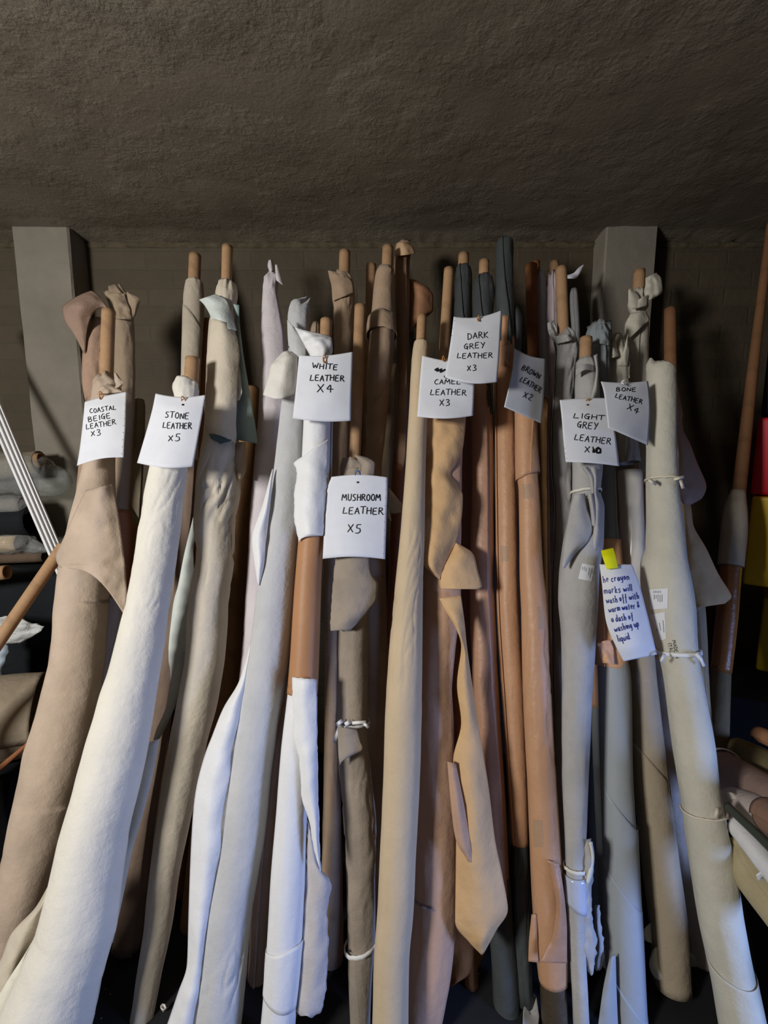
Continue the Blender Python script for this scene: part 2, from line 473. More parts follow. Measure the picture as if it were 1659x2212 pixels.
# ------------------------------------------------------------------ shared materials
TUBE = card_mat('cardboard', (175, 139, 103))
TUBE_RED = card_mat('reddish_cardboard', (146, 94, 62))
CARD_SHADED = card_mat('shaded_cardboard', (146, 110, 74))  # ordinary tube cardboard, darkened: the shade is put into the colour
CARD_SHADOWED = card_mat('shadowed_cardboard', (132, 94, 64))  # cardboard tone lowered to stand for shadow on the right-hand tubes
WHITE_TIE = plain_mat('white_tie', (235, 232, 225), rough=.5)
KRAFT = hide_mat('kraft_paper', (184, 141, 107), rough=.45, spec=.4, var=.06, grain=.08, big=.30)
KRAFT_DK = hide_mat('brown_kraft_paper', (168, 129, 102), rough=.42, spec=.45, var=.07, grain=.08, big=.35)
ORANGE_PAPER = hide_mat('orange_paper', (214, 164, 124), rough=.55, spec=.3, var=.04, grain=.05, big=.25)
PAPER = plain_mat('white_paper', (214, 216, 221), k=.86, rough=.7, spec=.2)
INK = plain_mat('black_ink', (22, 22, 26), k=1, rough=.5)
BLUE_INK = plain_mat('blue_ink', (38, 52, 130), k=1, rough=.5)
GREY_INK = plain_mat('grey_print', (120, 122, 126), k=1, rough=.6)
CLEAR = clear_mat('clear_plastic')
TAPE = clear_mat('clear_tape', fac=.10, rough=.05)

# ------------------------------------------------------------------ the room
def struct(name, V, F, mat, smooth=False):
    o = mesh_obj(name, [Vector(v) for v in V], F, mat, None, smooth=smooth); o['kind'] = 'structure'; return o
def box_vf(x0, x1, y0, y1, z0, z1):
    V = [(x, y, z) for x in (x0, x1) for y in (y0, y1) for z in (z0, z1)]
    F = [(0, 1, 3, 2), (4, 6, 7, 5), (0, 4, 5, 1), (2, 3, 7, 6), (0, 2, 6, 4), (1, 5, 7, 3)]
    return V, F
# floor: almost black, littered with pale specks
m, nt, b = nodes('dark_floor')
geo = N(nt, 'ShaderNodeNewGeometry')
vo = N(nt, 'ShaderNodeTexVoronoi', Scale=28.0); nz1 = N(nt, 'ShaderNodeTexNoise', Scale=9.0, Detail=5.0)
nt.links.new(geo.outputs['Position'], vo.inputs['Vector']); nt.links.new(geo.outputs['Position'], nz1.inputs['Vector'])
rp = N(nt, 'ShaderNodeValToRGB'); rp.color_ramp.elements[0].position = .035; rp.color_ramp.elements[0].color = (.5, .5, .5, 1)
rp.color_ramp.elements[1].position = .06; rp.color_ramp.elements[1].color = (.010, .010, .012, 1)
nt.links.new(vo.outputs['Distance'], rp.inputs[0]); nt.links.new(rp.outputs[0], b.inputs['Base Color'])
bp = N(nt, 'ShaderNodeBump', Strength=.4, Distance=.01); nt.links.new(nz1.outputs[0], bp.inputs['Height']); nt.links.new(bp.outputs[0], b.inputs['Normal'])
b.inputs['Roughness'].default_value = .75
struct('floor', [(-3, -2, 0), (3, -2, 0), (3, WALLY, 0), (-3, WALLY, 0)], [(0, 1, 2, 3)], m)
# rough skimmed ceiling
m, nt, b = nodes('rough_ceiling')
geo = N(nt, 'ShaderNodeNewGeometry')
n1 = N(nt, 'ShaderNodeTexNoise', Scale=2.6, Detail=6.0, Roughness=.6); n2 = N(nt, 'ShaderNodeTexNoise', Scale=95.0, Detail=5.0, Roughness=.65)
n3 = N(nt, 'ShaderNodeTexNoise', Scale=30.0, Detail=8.0, Roughness=.66, Distortion=.6)
n4 = N(nt, 'ShaderNodeTexNoise', Scale=4.2, Detail=5.0, Roughness=.62)
n5 = N(nt, 'ShaderNodeTexNoise', Scale=3.4, Detail=4.0, Roughness=.5, Distortion=.8)
for n in (n1, n2, n3, n4, n5): nt.links.new(geo.outputs['Position'], n.inputs['Vector'])
rp = N(nt, 'ShaderNodeValToRGB')
rp.color_ramp.elements[0].position = .3; rp.color_ramp.elements[0].color = (.205, .172, .128, 1)
rp.color_ramp.elements[1].position = .7; rp.color_ramp.elements[1].color = (.275, .234, .176, 1)
nt.links.new(n1.outputs[0], rp.inputs[0])
nt.links.new(rp.outputs[0], b.inputs['Base Color'])
mk = N(nt, 'ShaderNodeValToRGB'); mk.color_ramp.elements[0].position = .46; mk.color_ramp.elements[0].color = (.22, .22, .22, 1)
mk.color_ramp.elements[1].position = .66; mk.color_ramp.elements[1].color = (1, 1, 1, 1)
nt.links.new(n4.outputs[0], mk.inputs[0])
pw = N(nt, 'ShaderNodeMath', operation='POWER'); pw.inputs[1].default_value = 2.2; nt.links.new(n3.outputs[0], pw.inputs[0])
ml = N(nt, 'ShaderNodeMath', operation='MULTIPLY'); nt.links.new(pw.outputs[0], ml.inputs[0]); nt.links.new(mk.outputs[0], ml.inputs[1])
m2 = N(nt, 'ShaderNodeMath', operation='MULTIPLY'); nt.links.new(n2.outputs[0], m2.inputs[0]); nt.links.new(mk.outputs[0], m2.inputs[1])
st = N(nt, 'ShaderNodeMath', operation='SNAP'); st.inputs[1].default_value = .07; nt.links.new(n5.outputs[0], st.inputs[0])
b0 = N(nt, 'ShaderNodeBump', Strength=.6, Distance=.018); b1 = N(nt, 'ShaderNodeBump', Strength=.8, Distance=.013); b2 = N(nt, 'ShaderNodeBump', Strength=1.0, Distance=.007)
nt.links.new(st.outputs[0], b0.inputs['Height']); nt.links.new(ml.outputs[0], b1.inputs['Height']); nt.links.new(m2.outputs[0], b2.inputs['Height'])
nt.links.new(b0.outputs[0], b1.inputs['Normal']); nt.links.new(b1.outputs[0], b2.inputs['Normal']); nt.links.new(b2.outputs[0], b.inputs['Normal'])
b.inputs['Roughness'].default_value = .55; b.inputs['Specular IOR Level'].default_value = .4
nxc, nyc = 260, 190
V, F = [], []
for i in range(nyc + 1):
    for j in range(nxc + 1):
        x = -3 + 6 * j / nxc; y = -1.6 + (WALLY + 1.6) * i / nyc
        q = Vector((x * 1.6, y * 1.6, 0)); r1 = noise.noise(q * 1.3)
        q2 = Vector((x * 5 + r1 * 2, y * 5, 1.7)); q3 = Vector((x * 17, y * 17, 4.2))
        ridge = max(0, 1 - 7 * abs(noise.noise(Vector((x * 2.1 + y * .9 + .3 * r1, y * 2.7 - x * .6, 9.1)))))
        h = .0025 * noise.noise(q2) + .0012 * noise.noise(q3) + .002 * ridge + .006 * r1
        e = max(0, (y - 2.02) / .08)
        h -= .012 * e * (1 + noise.noise(Vector((x * 30, 1, 2))))
        V.append((x, y, CEIL + .012 + h))
for i in range(nyc):
    for j in range(nxc):
        a = i * (nxc + 1) + j; F.append((a, a + nxc + 1, a + nxc + 2, a + 1))
struct('ceiling', V, F, m, smooth=True)
# lumpy mortar lip where the ceiling meets the wall
V, F = [], []
nx_ = 500
for i in range(nx_ + 1):
    x = -3 + 6 * i / nx_
    for k in range(7):
        al = math.pi * 1.0 * k / 6 - math.pi
        rr_ = .008 * (1 + 1.3 * noise.noise(Vector((x * 26, k * .5, 3))) + .5 * noise.noise(Vector((x * 70, k, 8))))
        V.append((x, WALLY + .002 + math.cos(al) * 0 - abs(math.sin(al)) * rr_ * 1.2, CEIL - .004 - .010 + .014 * math.cos(al) + rr_ * .2))
for i in range(nx_):
    for k in range(6):
        q_ = i * 7 + k; F.append((q_, q_ + 1, q_ + 8, q_ + 7))
struct('trim_1', V, F, hide_mat('mortar_lip', (92, 82, 64), k=1, rough=.9, var=.3, grain=.6, big=.6, scale=20), smooth=True)
# dark painted brickwork
m, nt, b = nodes('dark_brick')
tc = N(nt, 'ShaderNodeNewGeometry')
sx = N(nt, 'ShaderNodeSeparateXYZ'); cx_ = N(nt, 'ShaderNodeCombineXYZ')
nt.links.new(tc.outputs['Position'], sx.inputs[0]); nt.links.new(sx.outputs['X'], cx_.inputs['X']); nt.links.new(sx.outputs['Z'], cx_.inputs['Y'])
br = N(nt, 'ShaderNodeTexBrick', Scale=1.0); br.inputs['Brick Width'].default_value = .225; br.inputs['Row Height'].default_value = .075
br.inputs['Mortar Size'].default_value = .006; br.inputs['Mortar Smooth'].default_value = .6
br.inputs['Color1'].default_value = (.108, .080, .046, 1); br.inputs['Color2'].default_value = (.086, .062, .036, 1); br.inputs['Mortar'].default_value = (.090, .070, .042, 1)
nt.links.new(cx_.outputs[0], br.inputs['Vector'])
nb = N(nt, 'ShaderNodeTexNoise', Scale=5.0, Detail=6.0, Roughness=.65); nt.links.new(tc.outputs['Position'], nb.inputs['Vector'])
mx = N(nt, 'ShaderNodeMixRGB', blend_type='MULTIPLY', Fac=.65); nt.links.new(br.outputs['Color'], mx.inputs[1]); nt.links.new(nb.outputs[0], mx.inputs[2])
gm = N(nt, 'ShaderNodeMixRGB', blend_type='ADD', Fac=1.0); nt.links.new(mx.outputs[0], gm.inputs[1]); gm.inputs[2].default_value = (.012, .010, .006, 1)
nt.links.new(gm.outputs[0], b.inputs['Base Color'])
iv = N(nt, 'ShaderNodeMath', operation='SUBTRACT'); iv.inputs[0].default_value = 1.0; nt.links.new(br.outputs['Fac'], iv.inputs[1])
n9 = N(nt, 'ShaderNodeTexNoise', Scale=40.0, Detail=5.0); nt.links.new(tc.outputs['Position'], n9.inputs['Vector'])
b1 = N(nt, 'ShaderNodeBump', Strength=.35, Distance=.005); b2 = N(nt, 'ShaderNodeBump', Strength=.5, Distance=.006)
nt.links.new(iv.outputs[0], b1.inputs['Height']); nt.links.new(n9.outputs[0], b2.inputs['Height']); nt.links.new(b1.outputs[0], b2.inputs['Normal'])
nt.links.new(b2.outputs[0], b.inputs['Normal']); b.inputs['Roughness'].default_value = .8
BRICK = m
V, F = box_vf(-3, 3, WALLY, WALLY + .2, 0, CEIL + .06); struct('wall_back', V, F, BRICK)
V, F = box_vf(-3.2, -3, -2, WALLY + .2, 0, CEIL + .06); struct('wall_left', V, F, BRICK)
V, F = box_vf(3, 3.2, -2, WALLY + .2, 0, CEIL + .06); struct('wall_right', V, F, BRICK)
CONC = hide_mat('grey_concrete', (150, 142, 128), k=1.15, rough=.85, var=.16, grain=.4, big=.3, scale=4.0)
def pillar(x0, x1, name):
    V, F = [], []
    ny = 60
    # chamfered, slightly worn edges
    prof = [(x0, WALLY), (x0, 1.998), (x0 + .006, 1.99), (x1 - .006, 1.99), (x1, 1.998), (x1, WALLY)]
    for i in range(ny + 1):
        z = (CEIL + .02) * i / ny
        for k, (x, y) in enumerate(prof):
            V.append((x + .002 * noise.noise(Vector((k, z * 14, x0))), y + (.0015 * noise.noise(Vector((k * 3, z * 9, 2))) if y < 2.05 else 0), z))
    for i in range(ny):
        for k in range(5):
            a = i * 6 + k; F.append((a, a + 1, a + 7, a + 6))
    return struct(name, V, F, CONC)
pillar(-1.492, -1.264, 'pillar_left'); pillar(.890, 1.098, 'pillar_right')

# ------------------------------------------------------------------ leather rolls, left to right
BEIGE = hide_mat('beige_suede', (178, 159, 140), sheen=.1)
BEIGE_DK = hide_mat('taupe_suede', (160, 132, 112), sheen=.1, var=.16)
BEIGE_OL = hide_mat('olive_beige_suede', (146, 128, 106), sheen=.1)
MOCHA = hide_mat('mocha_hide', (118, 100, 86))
CREAM = hide_mat('cream_suede', (214, 209, 197), sheen=.1, var=.05)
STONE = hide_mat('stone_suede', (196, 185, 166), sheen=.1, var=.10)
STONE2 = hide_mat('stone_nubuck', (186, 175, 156), sheen=.1, var=.10)
MINT = hide_mat('pale_green_flesh_side', (196, 202, 196), rough=.6, spec=.35, var=.06)
TEAL = hide_mat('blue_green_flesh_side', (150, 168, 164), rough=.55, spec=.35, var=.08)

r = Roll('coastal beige roll behind the COASTAL BEIGE tag with a wide hide collar', 1,
  [(812,216,244),(826,206,256),(835,205,262),(850,201,262),(1000,183,243),(1060,170,243),(1140,152,240),(1230,133,234),(1300,124,228),(1400,117,222),(1500,96,211),(1620,62,190),(1724,38,160),(1800,22,140),(1930,-4,102),(2050,-34,70),(2212,-80,22)],
  BEIGE, seam=(75, 60, 1), wr=.016, jag=.02, crumple=.25)
r.tube([(672,221,248),(900,214,240)])
r.flap([(186,1058,243,1046,.065,.03),(160,1110,254,1098),(136,1165,263,1158),(120,1200,268,1200),(123,1216,272,1240,.065,.03,-8),(130,1226,274,1290,.065,.03,-30),(135,1229,273,1335,.065,.03,-36)], n=1, name='hide_collar', nz=.009, ncol=26)
r.flap([(212,838,232,828,.05,.015),(209,852,268,846)], name='crumpled_top', nz=.014, freq=30)
r.flap([(246,806,252,806,.045,.01),(247,822,262,820),(250,832,268,828),(236,842,256,842)], name='crumpled_top', nz=.008, freq=30)

r = Roll('taupe suede roll with its top hide folded over to the left, against the left pillar', 2.2,
  [(690,205,229),(712,196,231),(740,185,233),(790,179,235),(830,180,238),(870,186,240),(1000,172,226),(1080,165,212),(1300,130,200),(1450,106,180),(1530,92,160),(1700,50,110)],
  BEIGE_DK, seam=(10, 25, -1), wr=.03, folds=(.12,600,860), lift=.008)
r.flap([(198,627,240,680,.05,.012,-8),(172,637,224,664,.06,.02),(134,666,206,672,.07,.03),(139,691,198,683,.065,.02),(162,726,188,715,.05,.01),(181,764,184,762,.045,.003)], hide_mat('mauve_taupe_suede',(144,120,104)), name='folded_top', nz=.006)

r = Roll('olive beige suede roll with a crumpled folded top behind the COASTAL BEIGE tag', 2.35,
  [(630,226,271),(645,232,280),(662,239,286),(690,247,289),(800,249,291),(923,248,287),(1000,247,284),(1100,244,277),(1200,238,274),(1300,226,270),(1450,205,246),(1600,180,225)],
  BEIGE_OL, seam=(50, 40, 1), wr=.03, jag=.03, crumple=.22, folds=(.12,600,740), lift=.006)
r.flap([(273,632,275,630,.045,.005),(277,652,303,647,.045,.012),(284,668,299,664),(286,688,292,684)], name='folded_top')
r.flap([(224,630,268,634,.03,.02),(234,655,280,662),(246,688,286,690)], name='folded_top', nz=.015, freq=26)
r.more([(1104,243,280),(1200,237,278),(1290,226,273)], TUBE_RED, name='cardboard_band', grow=.003)

r = Roll('narrow dull beige roll standing between the COASTAL BEIGE and STONE tags', 3.9,
  [(864,291,311),(880,289,313),(1000,284,309),(1130,270,302),(1300,250,285)], hide_mat('dull_olive_hide',(140,128,106)), wr=.02, seam=(-20,-30,-1))
r.flap([(294,962,306,956,.03,.006),(272,1040,306,1010),(266,1062,300,1120)], name='flap')
r = Roll('brown hide roll showing only its edge left of the cream stone roll', 3.2,
  [(1132,292,318),(1150,285,322),(1210,276,322),(1330,262,312),(1450,235,285)], hide_mat('brown_hide',(150,110,84)), wr=.02)

F_ = r = Roll('fat cream roll hanging under the STONE tag', 0,
  [(818,396,424),(824,381,431),(840,375,430),(862,377,428),(900,356,424),(1010,326,404),(1100,308,395),(1200,293,381),(1300,275,366),(1350,262,360),(1450,236,346),(1500,220,338),(1600,192,322),(1724,158,295),(1800,136,277),(1900,114,262),(2000,88,252),(2060,62,238),(2100,46,226),(2160,18,214),(2212,0,200)],
  CREAM, seam=(62, 66, 1), wr=.010, crumple=.12, folds=(.05,1010,1330), lift=.003, nseg=96)
r.tube([(775,401,431),(900,394,424)])
r.flap([(320,1604,345,1596,.02,.006),(305,1680,330,1676),(290,1750,312,1748),(262,1850,284,1846),(240,1930,268,1926),(215,2040,244,2036)], STONE, n=.5, name='inner_layer', nz=.003)
r.flap([(104,1913,110,1914,.03,.01),(78,1958,106,1950,.03,.03),(22,2020,92,1986),(0,2075,72,2032),(-40,2140,50,2096),(-70,2230,26,2212)], STONE, n=.45, name='trailing_hide', nz=.008)
r.flap([(66,2040,74,2030,.06,.006),(45,2074,62,2054),(24,2106,54,2080),(0,2146,46,2104),(-34,2212,18,2160),(-60,2250,4,2212)], hide_mat('pale_stone_suede',(222,214,198),var=.06), n=.45, name='trailing_hide')

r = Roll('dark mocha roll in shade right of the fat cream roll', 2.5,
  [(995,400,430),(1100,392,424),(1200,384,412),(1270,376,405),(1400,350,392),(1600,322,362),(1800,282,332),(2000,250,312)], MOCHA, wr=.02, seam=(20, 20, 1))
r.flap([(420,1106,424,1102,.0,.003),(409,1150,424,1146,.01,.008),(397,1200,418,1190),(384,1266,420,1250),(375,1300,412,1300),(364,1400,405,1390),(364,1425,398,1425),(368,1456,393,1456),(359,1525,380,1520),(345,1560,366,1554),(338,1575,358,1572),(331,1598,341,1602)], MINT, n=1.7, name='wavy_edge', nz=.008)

r = Roll('tall plain stone roll reaching the ceiling behind the STONE tag', 3.4,
  [(603,409,430),(612,402,437),(640,398,440),(820,393,431),(1000,388,426),(1270,362,404),(1600,320,362)], STONE2, wr=.012, crumple=.08)
r.more([(690,396,438),(820,393,431),(1000,388,426)], name='outer_turn', grow=.0015, tilt=(.05,0,0), wr=.01)
r.tube([(552,409,434),(660,405,430)])
t = Roll('thin orange cardboard tube behind the wrinkled stone roll', 3.9, [(690,441,455),(830,430,447),(1270,408,430)], TUBE_RED, cat='cardboard tube', name='cardboard_tube', part='tube', group='bare cardboard tubes', wr=0)

r = Roll('wrinkled stone roll with a blue-green hide flap thrown over its top', 1.2,
  [(609,476,502),(615,470,509),(634,466,512),(655,466,508),(700,452,510),(800,446,515),(900,442,513),(945,438,512),(990,430,516),(1060,422,514),(1130,418,504),(1200,424,502),(1300,407,490),(1400,402,484),(1500,385,470),(1600,366,445),(1700,350,425),(1800,335,404),(1900,322,384),(2000,312,370),(2100,296,350),(2190,283,333),(2212,278,328)],
  STONE, seam=(100, 60, 1), wr=.016, crumple=.2, folds=(.16, 985, 1270), nseg=96, lift=.004)
r.tube([(534,480,503),(660,477,499)])
r.flap([(500,664,517,660,.02,.004),(507,700,518,696),(513,752,524,752,.02,.008),(514,800,532,804),(515,850,541,855,.02,.012),(503,892,547,892),(504,925,553,926),(512,950,557,958)], TEAL, n=1.35, name='hanging_flap', back=STONE, nz=.006)
r.flap([(508,782,513,780,.05,.003),(507,810,519,805),(508,832,521,830),(508,848,523,846),(505,866,518,864)], CREAM, n=1.3, name='pale_edge', nz=.004)
r.flap([(455,686,500,700,.052,.03),(450,740,514,735),(446,770,518,768),(445,800,515,800),(443,880,512,872),(441,912,510,915,.052,.03,2),(446,926,511,940,.052,.03,-2),(451,936,509,957,.05,.03,-4)], n=1.2, name='outer_wrap', nz=.004, ncol=26)
r.flap([(430,647,465,635,.05,.012),(444,663,490,648),(454,684,503,686,.05,.025),(456,702,512,714)], MINT, n=1.2, name='folded_top', nz=.007)
r.flap([(503,656,517,659,.03,.004),(505,676,516,684)], TEAL, n=1.25, name='folded_top')
r.flap([(451,937,500,950,.066,.004,-4),(456,947,496,954,.066,.004,4),(468,953,484,956)], hide_mat('dark_teal_flesh_side',(78,98,98)), n=1.2, name='rolled_edge', nz=.002)
r.flap([(512,955,531,955,.01,.01),(502,985,532,985),(508,1008,531,1014),(515,1034,522,1036)], BEIGE, n=1.2, name='loose_corner')

K_ = r = Roll('wide cardboard roll, darkened for shade, between the stone and white leathers', 3.3,
  [(836,537,559),(842,532,562),(1000,506,552),(1200,488,536),(1300,478,530),(1475,452,522),(1600,436,505),(1800,412,480),(2000,390,450)], CARD_SHADED, wr=0, cat='cardboard tube', name='cardboard_tube', part='tube', group='bare cardboard tubes')

LILAC = hide_mat('lilac_white_suede', (200, 192, 194), sheen=.1, var=.06)
GREYWHITE = hide_mat('grey_white_suede', (184, 184, 184), sheen=.1, var=.07)
WHITE = hide_mat('white_smooth_leather', (236, 236, 236), rough=.5, spec=.35, var=.03, grain=.1, big=.25)
OFFWHITE = hide_mat('off_white_leather', (216, 212, 204), rough=.55, spec=.35, var=.04, grain=.12)
GREYFLESH = hide_mat('grey_flesh_side', (182, 176, 172), var=.10)
r = Roll('tall lilac-white roll with a twisted peak left of the WHITE tag', 2,
  [(585,582,591),(592,577,596),(600,572,600),(626,568,600),(660,565,606),(695,564,613),(729,563,619),(800,562,622),(860,560,621),(987,550,613),(1095,541,603),(1276,531,595),(1430,520,590),(1600,490,565),(1800,450,530),(2100,400,480)],
  LILAC, seam=(40, 60, 1), wr=.012, crumple=.35, folds=.03)
r.flap([(580,562,588,560,.01,.012),(578,573,591,570),(582,588,592,582)], name='twisted_tip', nz=.006)
r.flap([(594,572,599,571,.015,.004),(595,590,604,590),(597,606,611,615)], name='twisted_tip')

r = Roll('grey-white suede roll with a folded top left of the WHITE tag', .55,
  [(649,654,669),(660,628,671),(690,621,670),(720,622,669),(757,622,671),(800,615,668),(860,608,663),(950,599,657),(1040,588,655),(1200,570,643),(1245,560,640),(1383,541,629),(1430,535,624),(1497,525,611),(1635,504,592),(1685,497,586),(1772,486,578),(1840,478,568),(1886,469,560),(1987,451,544),(2070,441,537),(2207,423,523)],
  GREYWHITE, seam=(-62, -62, -1), wr=.012, jag=.03, crumple=.12, folds=(.10,1960,2120), lift=.004, nseg=96)
r.flap([(541,1388,545,1382,.03,.004),(517,1470,535,1465,.03,.012),(482,1530,527,1520,.02,.03),(458,1590,518,1580),(441,1635,511,1635),(420,1727,499,1727),(412,1840,484,1840),(407,1978,458,1978),(404,2080,446,2080),(384,2145,438,2145),(355,2230,428,2230)], WHITE, n=.5, name='smooth_white_flap', nz=.007)
r.flap([(587,1016,590,1013,.045,.003),(567,1090,584,1090,.045,.012),(544,1164,575,1158),(549,1215,571,1215),(557,1264,560,1265,.04,.003)], WHITE, n=.5, name='turned_back_edge')
r.flap([(636,708,650,712,.065,.02),(646,725,690,720),(655,742,717,730,.075,.03),(664,758,719,757),(676,782,708,778)], WHITE, n=.3, name='twisted_top', nz=.014, freq=20)
r.flap([(612,759,624,757,.05,.012),(594,776,642,772,.055,.03),(585,788,642,792,.06,.03),(577,820,640,822),(568,853,636,850,.06,.03,10)], OFFWHITE, n=.3, name='folded_collar', nz=.007)
r.flap([(620,690,640,712,.04,.01),(622,735,662,745),(632,770,660,772)], name='folded_top', n=.3)

O_ = r = Roll('bright white leather roll under the WHITE tag wrapped in brown paper at its middle', .2,
  [(770,680,720),(800,674,719),(860,664,716),(907,658,714),(1000,655,711),(1050,653,709),(1143,651,698),(1250,640,690),(1480,624,682),(1497,622,682),(1612,608,676),(1750,597,664),(1887,586,660),(2024,578,654),(2140,570,643),(2212,564,638)],
  WHITE, wr=.006)
r.tube([(692,692,718),(830,688,712)])
g = roll_geo([(1100,653,700),(1150,649,698),(1245,640,693),(1480,624,685),(1498,622,684)], r.L, seed=3, wr=.004, floor=False, grow=.0025)
mesh_obj('paper_wrap', g.V, g.F, hide_mat('brown_wrapping_paper',(168,122,84),rough=.5,spec=.35,var=.04,grain=.05,big=.15), r.root, solid=.001)
r.more([(900,658,714),(1000,654,712),(1050,652,710),(1100,651,704),(1146,649,699)], name='upper_hide', grow=.0045, jagb=.004, seam=(95,95,-1))
r.flap([(640,994,710,948,.034,.024),(634,1000,710,975),(641,1024,708,1010),(635,1066,704,1060),(635,1110,700,1113),(640,1146,698,1156),(645,1172,650,1160,.034,.004)], name='torn_edge', n=.2, nz=.004, jag=3)
r.flap([(631,1463,684,1468,.046,.016),(632,1520,685,1525),(634,1590,686,1600),(646,1640,687,1650),(651,1717,688,1717),(668,1777,690,1777),(676,1826,691,1826),(690,1876,693,1882,.046,.002)], name='torn_edge', n=.2, nz=.006, jag=2)
r.flap([(664,1772,671,1792,.02,.003),(663,1830,690,1870,.02,.01),(661,1886,716,1912,.02,.02),(656,1975,708,1978),(650,2060,709,2050),(645,2130,704,2138),(641,2180,692,2186),(650,2194,676,2198)], GREYFLESH, n=.35, name='grey_flesh_flap', nz=.007, jag=3)
r.more([(2035,577,655),(2100,572,649),(2152,568,643)], name='outer_turn', solid=.0008, grow=.0012, tilt=(-.016,.014,.4), jag=.004, jagb=.004)

r = Roll('brown leather roll in shade between the grey-white and bright white rolls', 2,
  [(698,675,691),(712,671,694),(900,660,690),(1200,630,668),(1500,595,640),(1640,573,617),(1772,560,602),(1900,548,594),(2200,530,577)], hide_mat('pinkish_brown_leather',(160,136,116)), wr=.025, seam=(0,-20,1))

MUSH = hide_mat('mushroom_suede', (164, 140, 116), sheen=.15, var=.16, grain=.5)
MUSH2 = hide_mat('grey_mushroom_suede', (148, 136, 122), sheen=.15, var=.18, grain=.6)
MUSH3 = hide_mat('brown_mushroom_suede', (152, 122, 96), sheen=.15, var=.15, grain=.4)
r = Roll('mushroom suede roll with a pointed folded top right of the WHITE tag', 2.2,
  [(590,712,740),(600,712,756),(612,714,762),(645,717,765),(665,719,763),(720,720,762),(770,721,758),(910,717,757),(1022,711,753),(1210,700,735),(1480,700,733),(1700,698,735),(2000,690,740)],
  MUSH, seam=(80, 90, 1), wr=.03, jag=.03, crumple=.15, folds=(.14,560,760), lift=.006)
r.tube([(545,733,757),(650,730,755)])
r.flap([(708,584,722,586,.02,.008),(711,598,750,597,.025,.016),(716,620,762,612,.03,.02),(718,650,764,632)], name='folded_top', n=2.2, nz=.008)
r = Roll('grey mushroom suede roll tied in white below the MUSHROOM tag', .9,
  [(1000,742,806),(1022,735,806),(1100,728,800),(1210,727,798),(1380,729,798),(1560,728,795),(1680,735,803),(1790,742,815),(1860,744,814),(1930,745,812),(2040,748,811),(2100,750,806),(2212,755,800)],
  MUSH2, seam=(-150, -10, -1), wr=.03, folds=(.06,1600,1950), crumple=.2, jag=.02, lift=.006)
r.tube([(662,766,791),(1060,750,777)])
r.flap([(727,1200,796,1196,.07,.02),(724,1215,803,1240),(719,1260,817,1264),(715,1320,815,1290),(713,1350,790,1326),(714,1362,757,1362,.07,.01)], name='hanging_flap', nz=.007, jag=2)
r.flap([(765,982,769,982,.05,.004),(773,994,797,990,.06,.012),(781,1007,810,1002),(778,1026,808,1028)], name='curled_crown', nz=.006)
r.flap([(752,1010,781,1009,.04,.01),(740,1026,782,1026)], name='curled_crown')
r.flap([(729,1570,772,1576,.075,.012),(730,1600,779,1602),(731,1630,784,1618),(734,1654,737,1643,.07,.003)], name='loose_corner', n=.9)
r.flap([(838,1052,841,1054,.0,.003),(838,1075,862,1080,.0,.012),(838,1098,874,1096),(846,1110,866,1108)], GREYFLESH, name='loose_corner', n=1.2)
r.flap([(836,1096,841,1098,.0,.003),(836,1118,846,1126)], MINT, name='loose_corner', n=1.2)
r.band(1560, knot=[(735,1567,722,1605,9),(745,1566,758,1558,10),(760,1562,792,1560,8),(785,1562,797,1572,7),(740,1556,728,1566,9)])
r.band(2042, tilt=-.25, wdt=.011)
t = Roll('short bare cardboard tube tucked behind the front tube above the MUSHROOM tag', 2.7, [(717,757,771),(830,752,768)], TUBE, cat='cardboard tube', name='cardboard_tube', part='tube', group='bare cardboard tubes', wr=0)
r = Roll('tall mushroom suede roll with a double-folded cuff right of the MUSHROOM tag', 1.9,
  [(581,815,848),(590,811,851),(680,801,851),(730,797,851),(824,791,842),(950,792,830),(1015,786,823),(1245,776,832),(1430,786,836),(1700,790,842)],
  MUSH, seam=(75, 95, 1), wr=.014, lift=.005, crumple=.05)
r.more([(870,792,838),(950,792,830),(1015,786,823),(1245,776,832)], name='outer_turn', solid=.0008, grow=.0015, tilt=(-.05,0,0))
r.tube([(535,826,850),(640,822,846)])
r.more([(682,803,852),(690,797,853),(726,793,855)], name='cuff', grow=.004, jagb=.015, jag=.01)
t = Roll('bare cardboard tube standing left of the tall cuffed mushroom roll', 3.3, [(573,791,813),(720,788,810)], TUBE, cat='cardboard tube', name='cardboard_tube', part='tube', group='bare cardboard tubes', wr=0)
r = Roll('brown mushroom roll whose hide flops over to the right at the ceiling', 2.7,
  [(526,860,886),(534,854,892),(552,852,889),(575,851,886),(600,852,886),(733,856,885),(805,860,884),(900,855,884),(985,851,880),(1030,850,868)],
  MUSH3, floor=False, seam=(30, 40, 1), wr=.02, crumple=.1, jagb=.03)
r.more([(970,852,876),(1100,845,872),(1300,836,868),(1430,820,860)], TUBE_RED, name='cardboard_core', floor=True, wr=0)
r.flap([(858,524,880,522,.04,.02),(854,540,893,534),(853,553,897,548)], hide_mat('tan_flesh_side',(188,156,122)), n=2.7, name='curled_crown', nz=.01)
r.flap([(882,602,896,604,.0,.01),(882,620,926,622,.0,.03),(882,645,936,642),(882,670,936,668),(882,695,916,690),(884,722,890,714,.0,.01)], hide_mat('tan_flop_hide',(158,116,86)), n=3, name='flopped_hide')
r = Roll('thin pale beige roll right of the tall cuffed mushroom roll', 3.55,
  [(790,840,864),(805,836,862),(1000,824,852),(1300,802,832),(1500,800,835)], hide_mat('pale_beige_hide',(180,160,130)), wr=.02, seam=(20,10,1))

